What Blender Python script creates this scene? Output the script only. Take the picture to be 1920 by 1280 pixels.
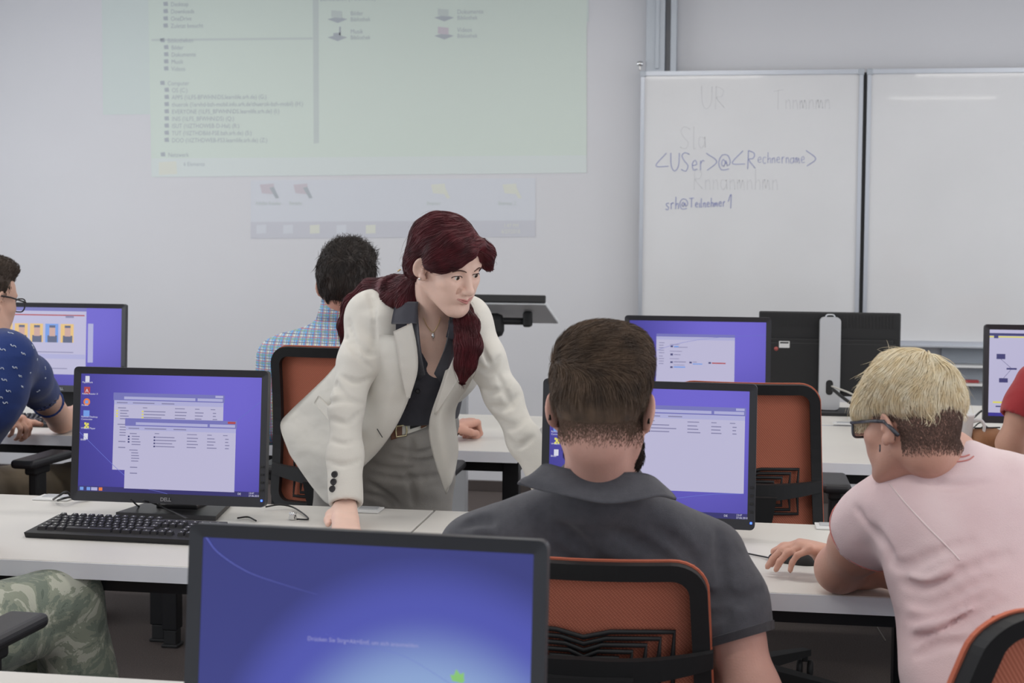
import bpy, bmesh, math, random
import numpy as np
from mathutils import Vector, Matrix
random.seed(7); rng = np.random.default_rng(7)
for o in list(bpy.data.objects): bpy.data.objects.remove(o, do_unlink=True)
SC = bpy.context.scene; COL = SC.collection
PI = math.pi

# ------------------------------------------------------------------ camera
FPX, EYE, SHY = 2667.0, 1.445, -65 / 1920
cam_d = bpy.data.cameras.new('camera'); cam = bpy.data.objects.new('camera', cam_d); COL.objects.link(cam)
cam_d.lens = 50.0; cam_d.sensor_width = 36.0; cam_d.shift_y = SHY; cam_d.clip_start = .05; cam_d.clip_end = 60
CR = Matrix.Rotation(math.radians(8.7), 3, 'Z') @ Matrix.Rotation(math.radians(87.0), 3, 'X') @ Matrix.Rotation(math.radians(.42), 3, 'Z')
cam.matrix_world = Matrix.Translation((0, 0, EYE)) @ CR.to_4x4()
cam_d.dof.use_dof = True; cam_d.dof.focus_distance = 3.3; cam_d.dof.aperture_fstop = 7.1
SC.camera = cam

# ------------------------------------------------------------------ view, world, lights
SC.view_settings.view_transform = 'Standard'; SC.view_settings.look = 'None'
SC.view_settings.exposure = 0.0; SC.view_settings.gamma = 1.0; SC.view_settings.use_curve_mapping = False
world = bpy.data.worlds.new('world'); SC.world = world; world.use_nodes = True
wb = world.node_tree.nodes['Background']; wb.inputs[0].default_value = (.86, .92, 1.0, 1); wb.inputs[1].default_value = .85

def area(name, loc, rot, sx, sy, power, col=(1, 1, 1)):
    l = bpy.data.lights.new(name, 'AREA'); l.shape = 'RECTANGLE'; l.size = sx; l.size_y = sy; l.energy = power; l.color = col
    o = bpy.data.objects.new(name, l); COL.objects.link(o); o.location = loc; o.rotation_euler = rot
    return o
# daylight through the long window bands of the two side walls
area('daylight_left', (-4.92, 3.2, 1.75), (0, -PI / 2, 0), 1.7, 7.5, 85, (.93, .96, 1.0))
area('daylight_right', (3.92, 3.0, 1.75), (0, PI / 2, 0), 1.7, 7.5, 70, (.93, .96, 1.0))

def at(px, py, Y=None, z=None, X=None, d=None):
    """the point of the room seen at a pixel, at a known wall distance Y, height z, side X or depth d"""
    v = CR @ Vector(((px - 960) / FPX, -(py - 640 - SHY * 1920) / FPX, -1.0))
    if d is not None: t = d
    elif Y is not None: t = Y / v.y
    elif z is not None: t = (z - EYE) / v.z
    else: t = X / v.x
    return Vector((0, 0, EYE)) + v * t

# ------------------------------------------------------------------ materials
def lin(c):
    if isinstance(c, str): c = tuple(int(c[i:i + 2], 16) for i in (0, 2, 4))
    return tuple(((v / 255) / 12.92 if v / 255 <= .04045 else ((v / 255 + .055) / 1.055) ** 2.4) for v in c)
def mat(name, c, rough=.6, metal=0., bump=0., bscale=200., var=0., vscale=8., emit=0., spec=.5, c2=None, sheen=0., stretch=None, trans=0., alpha=1., coat=0., sss=0.):
    m = bpy.data.materials.new(name); m.use_nodes = True; nt = m.node_tree; b = nt.nodes['Principled BSDF']
    col = lin(c) + (1,)
    b.inputs['Base Color'].default_value = col; b.inputs['Roughness'].default_value = rough; b.inputs['Metallic'].default_value = metal
    b.inputs['Specular IOR Level'].default_value = spec
    if sheen: b.inputs['Sheen Weight'].default_value = sheen
    if trans: b.inputs['Transmission Weight'].default_value = trans
    if coat: b.inputs['Coat Weight'].default_value = coat
    if sss:
        b.inputs['Subsurface Weight'].default_value = sss; b.inputs['Subsurface Radius'].default_value = (.012, .005, .003); b.inputs['Subsurface Scale'].default_value = 1.0
    if emit:
        b.inputs['Emission Color'].default_value = col; b.inputs['Emission Strength'].default_value = emit
    tc = nt.nodes.new('ShaderNodeTexCoord'); mp = nt.nodes.new('ShaderNodeMapping'); nt.links.new(tc.outputs['Object'], mp.inputs[0])
    if stretch: mp.inputs['Scale'].default_value = stretch
    if var or c2:
        n = nt.nodes.new('ShaderNodeTexNoise'); n.inputs['Scale'].default_value = vscale; n.inputs['Detail'].default_value = 5
        nt.links.new(mp.outputs[0], n.inputs[0])
        r = nt.nodes.new('ShaderNodeValToRGB'); r.color_ramp.elements[0].position = .3; r.color_ramp.elements[1].position = .7
        d = col if c2 is None else lin(c2) + (1,)
        if c2 is None:
            r.color_ramp.elements[0].color = tuple(x * (1 - var) for x in col[:3]) + (1,); r.color_ramp.elements[1].color = tuple(min(1, x * (1 + var)) for x in col[:3]) + (1,)
        else:
            r.color_ramp.elements[0].color = col; r.color_ramp.elements[1].color = d
        nt.links.new(n.outputs['Fac'], r.inputs[0]); nt.links.new(r.outputs[0], b.inputs['Base Color'])
        if emit: nt.links.new(r.outputs[0], b.inputs['Emission Color'])
    if bump:
        n2 = nt.nodes.new('ShaderNodeTexNoise'); n2.inputs['Scale'].default_value = bscale; n2.inputs['Detail'].default_value = 4
        nt.links.new(mp.outputs[0], n2.inputs[0])
        bp = nt.nodes.new('ShaderNodeBump'); bp.inputs['Strength'].default_value = bump; bp.inputs['Distance'].default_value = .004
        nt.links.new(n2.outputs['Fac'], bp.inputs['Height']); nt.links.new(bp.outputs[0], b.inputs['Normal'])
    return m
def emi(name, c, s=1.0):
    m = bpy.data.materials.new(name); m.use_nodes = True; nt = m.node_tree; b = nt.nodes['Principled BSDF']
    b.inputs['Base Color'].default_value = (.01, .01, .012, 1); b.inputs['Roughness'].default_value = .35
    b.inputs['Emission Color'].default_value = lin(c) + (1,); b.inputs['Emission Strength'].default_value = s
    return m

M = {}
M['wall'] = mat('wall_paint', (214, 214, 218), .9, bump=.05, bscale=300, var=.015, vscale=1.2)
M['carpet'] = mat('carpet', (98, 90, 88), .95, bump=.8, bscale=420, var=.28, vscale=240, spec=.1)
M['ceil'] = mat('ceiling_white', (215, 215, 215), .9)
M['skirt'] = mat('skirting', (70, 62, 60), .6)
M['desk'] = mat('desk_laminate', (216, 213, 208), .42, bump=.02, bscale=500, var=.01)
M['edge'] = mat('desk_edge', (236, 239, 246), .4, var=.02)
M['blackm'] = mat('black_metal', (34, 34, 37), .4, .3)
M['plast'] = mat('black_plastic', (40, 40, 43), .45, bump=.15, bscale=900)
M['bezel'] = mat('bezel_plastic', (44, 45, 50), .42, bump=.1, bscale=1200)
M['plast2'] = mat('rubber_black', (28, 28, 30), .6)
M['silver'] = mat('silver_paint', (200, 202, 206), .35, .35)
M['alu'] = mat('aluminium', (196, 200, 208), .32, .6)
M['white'] = mat('white_plastic', (225, 225, 225), .4)
M['chrome'] = mat('chrome', (220, 220, 220), .12, 1.)
M['rail'] = mat('grey_lacquer', (176, 182, 190), .45, .2)
M['cable'] = mat('cable_black', (22, 22, 24), .5)
M['cablew'] = mat('cable_grey', (190, 186, 178), .5)
M['gtext'] = mat('logo_grey', (170, 172, 176), .35, .5)
M['led'] = emi('led_blue', (70, 110, 255), 3.0)
def mesh_fabric():
    m = mat('orange_mesh', (172, 76, 52), .75, spec=.2); nt = m.node_tree; b = nt.nodes['Principled BSDF']
    tc = nt.nodes.new('ShaderNodeTexCoord'); mp = nt.nodes.new('ShaderNodeMapping'); mp.inputs['Rotation'].default_value = (0, math.radians(40), 0)
    nt.links.new(tc.outputs['Object'], mp.inputs[0])
    w = nt.nodes.new('ShaderNodeTexWave'); w.bands_direction = 'X'; w.inputs['Scale'].default_value = 62; nt.links.new(mp.outputs[0], w.inputs[0])
    w2 = nt.nodes.new('ShaderNodeTexWave'); w2.bands_direction = 'Z'; w2.inputs['Scale'].default_value = 90; nt.links.new(mp.outputs[0], w2.inputs[0])
    mx = nt.nodes.new('ShaderNodeMath'); mx.operation = 'MULTIPLY'; nt.links.new(w.outputs['Fac'], mx.inputs[0]); nt.links.new(w2.outputs['Fac'], mx.inputs[1])
    r = nt.nodes.new('ShaderNodeValToRGB'); r.color_ramp.elements[0].color = lin((192, 110, 88)) + (1,); r.color_ramp.elements[1].color = lin((230, 150, 122)) + (1,)
    nt.links.new(mx.outputs[0], r.inputs[0]); nt.links.new(r.outputs[0], b.inputs['Base Color'])
    bp = nt.nodes.new('ShaderNodeBump'); bp.inputs['Strength'].default_value = .4; bp.inputs['Distance'].default_value = .002
    nt.links.new(mx.outputs[0], bp.inputs['Height']); nt.links.new(bp.outputs[0], b.inputs['Normal'])
    return m
M['orange'] = mesh_fabric()
M['piping'] = mat('orange_rim', (206, 112, 84), .7, bump=.5, bscale=600)

# ------------------------------------------------------------------ mesh helpers
def link(name, me, m=None, parent=None):
    o = bpy.data.objects.new(name, me); COL.objects.link(o)
    if m is not None:
        me.materials.clear()
        for q in (m if isinstance(m, (list, tuple)) else [m]): me.materials.append(q)
    if parent: o.parent = parent
    return o
def tag(o, label, cat, group=None, kind=None):
    if label: o['label'] = label
    if cat: o['category'] = cat
    if group: o['group'] = group
    if kind: o['kind'] = kind
    return o
def thing(name, label, cat, loc=(0, 0, 0), rotz=0, group=None):
    o = bpy.data.objects.new(name, None); COL.objects.link(o); o.empty_display_size = .1
    o.location = loc; o.rotation_euler = (0, 0, rotz)
    return tag(o, label, cat, group)
class MB:
    def __init__(s): s.v = []; s.f = []; s.sm = []
    def add(s, vs, fs, smooth=False):
        n = len(s.v); s.v += [tuple(v) for v in vs]; s.f += [tuple(i + n for i in f) for f in fs]; s.sm += [smooth] * len(fs)
        return s
    def box(s, c, size, bev=0., R=None, seg=2):
        bm = bmesh.new(); bmesh.ops.create_cube(bm, size=1)
        for v in bm.verts: v.co = Vector((v.co.x * size[0], v.co.y * size[1], v.co.z * size[2]))
        if bev > 0: bmesh.ops.bevel(bm, geom=bm.edges[:], offset=min(bev, min(size) * .49), segments=seg, affect='EDGES', profile=.5)
        bm.verts.index_update()
        c = Vector(c); vs = [(R @ v.co if R else v.co) + c for v in bm.verts]; fs = [[v.index for v in f.verts] for f in bm.faces]
        bm.free(); return s.add(vs, fs, False)
    def tube(s, pts, r, n=8, close=False, flat=None):
        pts = [Vector(p) for p in pts]; m = len(pts); rr = r if hasattr(r, '__len__') else [r] * m
        vs = []; up = None
        for i, p in enumerate(pts):
            if close: t = pts[(i + 1) % m] - pts[i - 1]
            else: t = pts[min(i + 1, m - 1)] - pts[max(i - 1, 0)]
            t.normalize()
            if up is None:
                up = Vector((0, 0, 1)) if abs(t.z) < .9 else Vector((1, 0, 0))
            u = (up - t * up.dot(t)); 
            if u.length < 1e-5: u = t.orthogonal()
            u.normalize(); w = t.cross(u); up = u
            for k in range(n):
                a = 2 * PI * k / n
                vs.append(p + u * (math.cos(a) * rr[i] * (flat or 1)) + w * (math.sin(a) * rr[i]))
        fs = []
        for i in range(m if close else m - 1):
            j = (i + 1) % m
            for k in range(n): fs.append((i * n + k, i * n + (k + 1) % n, j * n + (k + 1) % n, j * n + k))
        if not close: fs.append(tuple(range(n))[::-1]); fs.append(tuple((m - 1) * n + k for k in range(n)))
        return s.add(vs, fs, True)
    def lathe(s, prof, c=(0, 0, 0), n=24, cap=True):
        c = Vector(c); vs = []; fs = []
        for (r, z) in prof:
            for k in range(n): a = 2 * PI * k / n; vs.append(c + Vector((r * math.cos(a), r * math.sin(a), z)))
        for i in range(len(prof) - 1):
            for k in range(n): fs.append((i * n + k, i * n + (k + 1) % n, (i + 1) * n + (k + 1) % n, (i + 1) * n + k))
        if cap: fs.append(tuple(range(n))[::-1]); fs.append(tuple((len(prof) - 1) * n + k for k in range(n)))
        return s.add(vs, fs, True)
    def prism(s, poly, y0, y1, plane='xz', off=(0, 0, 0)):
        """extrude a 2D outline; plane xz extrudes along y, xy along z"""
        n = len(poly); o = Vector(off)
        def P(a, b, t): return o + (Vector((a, t, b)) if plane == 'xz' else Vector((a, b, t)) if plane == 'xy' else Vector((t, a, b)))
        vs = [P(a, b, y0) for a, b in poly] + [P(a, b, y1) for a, b in poly]
        fs = [tuple(range(n)), tuple(range(n, 2 * n))[::-1]] + [(i, n + i, n + (i + 1) % n, (i + 1) % n) for i in range(n)]
        return s.add(vs, fs)
    def mesh(s, name='m'):
        me = bpy.data.meshes.new(name); me.from_pydata(s.v, [], s.f); me.update()
        bm = bmesh.new(); bm.from_mesh(me); bmesh.ops.recalc_face_normals(bm, faces=bm.faces[:]); bm.to_mesh(me); bm.free()
        me.polygons.foreach_set('use_smooth', s.sm); me.update()
        return me
    def build(s, name, m, parent=None): return link(name, s.mesh(name), m, parent)
def rrect(w, h, r, n=5, cx=0, cz=0):
    pts = []
    for (sx, sz, a0) in ((1, 1, 0), (-1, 1, 90), (-1, -1, 180), (1, -1, 270)):
        for k in range(n + 1):
            a = math.radians(a0 + 90 * k / n)
            pts.append((cx + sx * (w / 2 - r) + r * math.cos(a), cz + sz * (h / 2 - r) + r * math.sin(a)))
    return pts
def ring(mb, outer, inner, y0, y1, yin=None):
    """flat frame between two outlines with the same point count; front at y0, back at y1"""
    n = len(outer); yin = y0 if yin is None else yin
    vs = [(a, y0, b) for a, b in outer] + [(a, yin, b) for a, b in inner] + [(a, y1, b) for a, b in outer] + [(a, y1, b) for a, b in inner]
    fs = []
    for i in range(n):
        j = (i + 1) % n
        fs += [(i, j, n + j, n + i), (i, 2 * n + i, 2 * n + j, j), (n + i, n + j, 3 * n + j, 3 * n + i), (2 * n + i, 3 * n + i, 3 * n + j, 2 * n + j)]
    return mb.add(vs, fs)
def copy_tree(o, parent=None, loc=None, rotz=None):
    c = o.copy(); COL.objects.link(c)
    if parent is not None: c.parent = parent
    if loc is not None: c.location = loc
    if rotz is not None: c.rotation_euler = (0, 0, rotz)
    for ch in list(o.children): copy_tree(ch, c)
    return c
def text_mesh(body, size, depth=.0004, bold=0.):
    cu = bpy.data.curves.new('t', 'FONT'); cu.body = body; cu.size = size; cu.extrude = depth; cu.resolution_u = 3; cu.offset = bold
    ob = bpy.data.objects.new('t', cu); COL.objects.link(ob)
    bpy.context.view_layer.update()
    me = bpy.data.meshes.new_from_object(ob.evaluated_get(bpy.context.evaluated_depsgraph_get()))
    bpy.data.objects.remove(ob, do_unlink=True)
    return me
def text(body, x, y, z, size, m, parent, name='lettering', depth=.0003, bold=0.):
    me = text_mesh(body, size, depth, bold); o = link(name, me, m, parent); o.rotation_euler = (PI / 2, 0, 0); o.location = (x, y, z); return o
def bez(pts, n=24):
    """smooth curve through points (Catmull-Rom)"""
    P = [Vector(p) for p in pts]; P = [P[0] * 2 - P[1]] + P + [P[-1] * 2 - P[-2]]; out = []
    segs = len(P) - 3; per = max(2, n // segs)
    for i in range(segs):
        a, b, c, d = P[i:i + 4]
        for k in range(per):
            t = k / per
            out.append(.5 * ((2 * b) + (c - a) * t + (2 * a - 5 * b + 4 * c - d) * t * t + (-a + 3 * b - 3 * c + d) * t ** 3))
    out.append(P[-2]); return out

# ------------------------------------------------------------------ the room
WY = 7.78
def struct(name, mb, m): o = mb.build(name, m); o['kind'] = 'structure'; return o
struct('floor', MB().box((-.5, 2.9, -.05), (9.2, 10.0, .1)), M['carpet'])
struct('ceiling', MB().box((-.5, 2.9, 3.05), (9.2, 10.0, .1)), M['ceil'])
struct('wall_front', MB().box((-.5, WY + .06, 1.5), (9.2, .12, 3.0)), M['wall'])
for s, x in (('left', -5.06), ('right', 4.06)):
    w = MB().box((x, 2.9, .4), (.12, 10, .8)).box((x, 2.9, 2.85), (.12, 10, .3)).box((x, 7.4, 1.75), (.12, 1., 1.9)).box((x, -1.3, 1.75), (.12, 1.6, 1.9))
    struct('wall_' + s, w, M['wall'])
struct('baseboard_front', MB().box((-.5, WY - .008, .03), (9.0, .016, .06), .003), M['skirt'])
for i, (x) in enumerate((-5.06, 4.06)):
    wf = MB()
    for k in range(4):
        y = -.5 + k * 1.85 + .925
        for a, b in ((.925, 0), (-.925, 0)): wf.box((x, y + a, 1.75), (.07, .07, 1.9), .005)
        wf.box((x, y, .83), (.07, 1.8, .06), .005); wf.box((x, y, 2.67), (.07, 1.8, .06), .005)
    o = struct('window_%d' % (i + 1), wf, M['white'])
for ix, x in enumerate((-2.9, -.3, 2.3)):
    for iy, y in enumerate((1.2, 3.6, 6.0, -1.2)):
        if iy == 3 and ix < 2: continue
        L = thing('ceiling_lamp', 'recessed white ceiling lamp panel above the rows', 'lamp', (x, y, 3.0), 0, 'ceiling lamps')
        f = MB(); ring(f, rrect(1.24, .34, .01), rrect(1.18, .28, .01), 0, .02); me = f.mesh(); me.transform(Matrix.Rotation(-PI / 2, 4, 'X')); link('frame', me, M['white'], L).location = (0, 0, -.001)
        MB().box((0, 0, -.006), (1.18, .28, .006)).build('diffuser', emi('lamp_diffuser', (255, 250, 240), 4.0) if ix + iy == 0 else bpy.data.materials['lamp_diffuser'], L)
        area('lamp_light', (x, y, 2.97), (0, 0, 0), 1.15, .26, 11, (1, .97, .92))

# ------------------------------------------------------------------ desks
DZ = .73; T = .038
def desk(x0, x1, y0, y1, label, group='white classroom desks', legs=(1, 1)):
    w, d = x1 - x0, y1 - y0
    t = thing('desk', label, 'desk', (x0, y0, 0), 0, group)
    MB().box((w / 2, d / 2, DZ - T / 2), (w - .003, d, T - .001), .0015).build('desktop', M['desk'], t)
    MB().box((w / 2, -.001, DZ - T / 2 - .0008), (w - .003, .0035, T - .003)).build('front_edge', M['edge'], t)
    fr = MB().box((w / 2, .09, DZ - T - .02), (w - .1, .05, .04)).box((w / 2, d - .09, DZ - T - .02), (w - .1, .05, .04))
    for sx in (.03, w - .03): fr.box((sx, d / 2, DZ - T - .02), (.05, d - .1, .04))
    fr.build('frame', M['blackm'], t)
    for sx, on in ((.033, legs[0]), (w - .033, legs[1])):
        if not on: continue
        for sy in (.085, d - .085):
            l = MB().box((sx, sy, (DZ - T) / 2 + .03), (.055, .055, DZ - T - .062), .004).build('leg', M['blackm'], t)
            f = MB().box((sx, sy, .035), (.046, .046, .05), .003)
            f.box((sx, sy, .006), (.06, .06, .012), .004).build('leg_foot', M['plast2'], l)
    return t
desk(-.74, .46, 2.862, 3.555, 'white desk of the middle row where the man in the grey polo works')
desk(-1.94, -.743, 2.855, 3.555, 'white desk of the middle row carrying the monitor and black keyboard at the left')
desk(.463, 1.66, 2.868, 3.555, 'white desk of the middle row at the right, behind the person in pink')
desk(-1.93, -.675, 4.56, 5.47, 'white front row desk behind the woman in the cream blazer')
desk(-3.18, -1.933, 4.62, 5.47, 'white front row desk at the left under the arm of the person in blue')
desk(-.45, .75, 4.545, 5.42, 'white front row desk with the empty orange chair pulled up to it')
desk(.753, 1.953, 4.54, 5.42, 'white front row desk at the right with the mug on it')
desk(-1.55, -.15, 1.32, 2.12, 'white desk of the near row under the large foreground monitor')
td = desk(.1, 1.5, 5.46, 6.2, 'white teaching desk facing the class behind the front row, carrying the rear-facing monitor')

# ------------------------------------------------------------------ monitors
def wall_mat(name, base, glow, cx, cz, rad, s=1.0, c3=None):
    """desktop wallpaper: soft radial glow with light streaks, in the screen's own coordinates"""
    m = bpy.data.materials.new(name); m.use_nodes = True; nt = m.node_tree; b = nt.nodes['Principled BSDF']
    b.inputs['Base Color'].default_value = (.01, .01, .014, 1); b.inputs['Roughness'].default_value = .4
    tc = nt.nodes.new('ShaderNodeTexCoord'); mp = nt.nodes.new('ShaderNodeMapping'); mp.vector_type = 'POINT'
    mp.inputs['Location'].default_value = (-cx / rad, 0, -cz / rad); mp.inputs['Scale'].default_value = (1 / rad, 0, 1 / rad)
    nt.links.new(tc.outputs['Object'], mp.inputs[0])
    n = nt.nodes.new('ShaderNodeTexNoise'); n.inputs['Scale'].default_value = 1.6; n.inputs['Detail'].default_value = 2; nt.links.new(tc.outputs['Object'], n.inputs[0])
    g = nt.nodes.new('ShaderNodeTexGradient'); g.gradient_type = 'SPHERICAL'; nt.links.new(mp.outputs[0], g.inputs[0])
    ad = nt.nodes.new('ShaderNodeMath'); ad.operation = 'MULTIPLY_ADD'; ad.inputs[1].default_value = .12
    nt.links.new(n.outputs['Fac'], ad.inputs[0]); nt.links.new(g.outputs['Fac'], ad.inputs[2])
    r = nt.nodes.new('ShaderNodeValToRGB'); r.color_ramp.interpolation = 'EASE'
    r.color_ramp.elements[0].color = lin(base) + (1,); r.color_ramp.elements[1].color = lin(glow) + (1,); r.color_ramp.elements[1].position = .95
    if name.endswith('blue'): r.color_ramp.elements[1].position = .62
    if c3:
        e = r.color_ramp.elements.new(.28); e.color = lin(c3) + (1,)
    nt.links.new(ad.outputs[0], r.inputs[0]); nt.links.new(r.outputs[0], b.inputs['Emission Color']); b.inputs['Emission Strength'].default_value = s
    return m
M['scr'] = wall_mat('wallpaper_violet', (54, 50, 138), (104, 94, 198), .12, .12, .42, 1.0)
M['scr7'] = wall_mat('wallpaper_blue', (40, 44, 112), (134, 160, 204), .09, -.16, .29, 1.0, (70, 76, 168))
M['win'] = emi('window_page', (182, 179, 208)); M['wint'] = emi('window_bar', (168, 168, 208)); M['winh'] = emi('window_glass', (112, 112, 178))
M['ink'] = emi('screen_ink', (128, 126, 160)); M['task'] = emi('taskbar', (48, 46, 104)); M['streak'] = emi('light_streak', (96, 104, 190))
M['ity'] = emi('icon_yellow', (214, 206, 96)); M['itr'] = emi('icon_red', (168, 66, 70)); M['ito'] = emi('icon_orange', (222, 120, 60))
M['itb'] = emi('icon_blue', (110, 150, 220)); M['itw'] = emi('icon_white', (208, 208, 222)); M['itd'] = emi('icon_dark', (60, 62, 110))
M['skinpix'] = emi('picture_skin', (196, 160, 150)); M['yelpix'] = emi('picture_yellow', (222, 186, 120)); M['darkpix'] = emi('picture_dark', (84, 92, 120))
M['term'] = emi('terminal_dark', (42, 44, 52)); M['ink3'] = emi('login_text', (150, 150, 196)); M['green'] = emi('leaf_green', (130, 190, 110))

def monitor(label, loc, yaw=0., w=.511, h=.335, lift=.09, tilt=5., brand=True, base=(.26, .19), scr='scr', group='black flat monitors', bz=(.0175, .0175, .024)):
    """lift = height of the lower edge above the desk; screen faces -y"""
    t = thing('monitor', label, 'monitor', loc, math.radians(yaw), group)
    R = Matrix.Rotation(math.radians(-tilt), 3, 'X')          # top leans back
    bs, btop, bbot = bz
    zc = lift + h / 2
    def place(o): o.location = (0, -.03, zc); o.rotation_euler = (math.radians(-tilt), 0, 0); return o
    mb = MB(); sw, sh = w - 2 * bs, h - btop - bbot; scz = (bbot - btop) / 2
    out = rrect(w, h, .011, 4); inn = rrect(sw, sh, .0012, 4, 0, scz)
    ring(mb, out, inn, 0, .022, .004)
    place(mb.build('bezel', M['bezel'], t))
    bk = MB().box((0, .0275, 0), (w - .006, .011, h - .006), .004).box((0, .042, 0), (w * .66, .022, h * .7), .01)
    for i in range(9): bk.box((-.1 + i * .025, .0536, h * .25), (.014, .001, .012))
    place(bk.build('back_shell', M['plast'], t))
    s = MB().add([(-sw / 2, .0045, scz - sh / 2), (sw / 2, .0045, scz - sh / 2), (sw / 2, .0045, scz + sh / 2), (-sw / 2, .0045, scz + sh / 2)], [(0, 1, 2, 3)])
    s.box((0, .0075, scz), (sw, .004, sh))
    so = place(s.build('screen', M[scr], t))
    for i in range(4): place(MB().box((w / 2 - bs / 2, -.0002, -h / 2 + .042 + i * .019), (.0085, .0022, .0052), .0015).build('button', M['plast2'], t))
    place(MB().box((w / 2 - bs / 2, -.0002, -h / 2 + .0165), (.005, .0016, .005), .001).build('power_light', M['led'], t))
    if brand:
        o = place(text('DELL', 0, 0, 0, .0125, M['gtext'], t, 'logo', bold=.0004)); mm = o.data
        mm.transform(Matrix.Translation((-.016, -h / 2 + .0065, 0))); mm.transform(Matrix.Rotation(PI / 2, 4, 'X')); mm.transform(Matrix.Translation((0, -.0006, 0)))
    nk = MB().box((0, .055, (zc) / 2 + .012), (.085, .03, zc - .012 + .04), .006).box((0, .04, zc + .01), (.12, .03, .12), .006)
    nk.build('stand_neck', M['plast2'], t)
    bw, bd = base
    poly = [(-bw / 2 + .03, bd * .5), (-bw / 2, -bd * .5), (bw / 2, -bd * .5), (bw / 2 - .03, bd * .5)]
    b = MB().prism(poly, 0, .012, 'xy', (0, .045, 0)).box((0, .055, .016), (.11, .07, .012), .004)
    b.build('stand_base', M['plast'], t)
    return t, so, sw, sh, scz
class Scr:
    """drawing on a screen: coordinates 0..1 from its top left corner"""
    def __init__(s, so, sw, sh, scz): s.o, s.w, s.h, s.c = so, sw, sh, scz; s.k = 0
    def xy(s, u, v): return ((u - .5) * s.w, s.c + (.5 - v) * s.h)
    def panel(s, u0, v0, u1, v1, m, name='screen_window', lift=1, skew=None):
        x0, z0 = s.xy(u0, v0); x1, z1 = s.xy(u1, v1); y = .0045 - .0002 * lift
        return MB().box(((x0 + x1) / 2, y, (z0 + z1) / 2), (abs(x1 - x0), .00018, abs(z0 - z1))).build(name, M[m], s.o)
    def bars(s, L, m='ink', name='screen_text', lift=2):
        mb = MB()
        for (u0, v0, du, dv) in L:
            x0, z0 = s.xy(u0, v0); x1, z1 = s.xy(u0 + du, v0 + dv); mb.box(((x0 + x1) / 2, .0045 - .0002 * lift, (z0 + z1) / 2), (x1 - x0, .00018, z0 - z1))
        return mb.build(name, M[m], s.o)
    def text(s, body, u, v, size, m='ink', lift=3, name='screen_text'):
        x, z = s.xy(u, v); me = text_mesh(body, size, .00004); o = link(name, me, M[m], s.o); o.rotation_euler = (PI / 2, 0, 0); o.location = (x, .0045 - .0002 * lift, z); return o
def lines(u, v, n, du, dv, h=.008, jit=.35):
    return [(u, v + i * dv, du * (1 - jit * random.random()), h) for i in range(n)]
def desktop_icons(S, names=('Papierkorb', 'Adobe Reader X', 'Firefox', 'Remote Desktop\nConnection', 'VMware Player', 'Bilder')):
    cols = ['itw', 'itr', 'ito', 'itb', 'ity', 'itw']
    for i, nm in enumerate(names):
        v = .02 + i * .098
        if cols[i] == 'ity':
            mb = MB()
            for a, b in ((0, 0), (.014, .003), (0, .022), (.015, .02), (.006, .01)):
                x, z = S.xy(.023 + a, v + b * 1.5); mb.box((x + .004, .0041, z - .004), (.0055, .0002, .0055))
            mb.build('desktop_icon', M['ity'], S.o)
        else:
            x, z = S.xy(.036, v + .025)
            if cols[i] == 'ito':
                mb = MB(); mb.v = [(x + .009 * math.cos(a), .0041, z + .009 * math.sin(a)) for a in np.linspace(0, 2 * PI, 14)[:-1]]; mb.f = [tuple(range(13))]; mb.sm = [False]
                mb.build('desktop_icon', M['ito'], S.o)
                MB().box((x, .0039, z), (.008, .0001, .008), 0).build('desktop_icon', M['itb'], S.o)
            elif cols[i] == 'itr':
                MB().box((x, .0041, z), (.016, .0002, .018)).build('desktop_icon', M['itr'], S.o); S.text('A', .026, v + .042, .013, 'itw')
            else: MB().box((x, .0041, z), (.011 if i != 3 else .016, .0002, .015)).build('desktop_icon', M[cols[i]], S.o)
        S.text(nm, .008, v + .06, .0062, 'itw')
def taskbar(S):
    S.panel(0, .957, 1, 1, 'task', 'taskbar')
    for u, m_ in ((.012, 'itb'), (.05, 'itb'), (.075, 'ity'), (.118, 'ito')): S.panel(u, .965, u + (.02 if u != .075 else .035), .992, m_ if u != .075 else 'wint', 'taskbar_icon', 2)
    S.text('DE', .885, .985, .007, 'itw'); S.text('13:47\n27.06.2018', .945, .975, .0062, 'itw')
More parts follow.
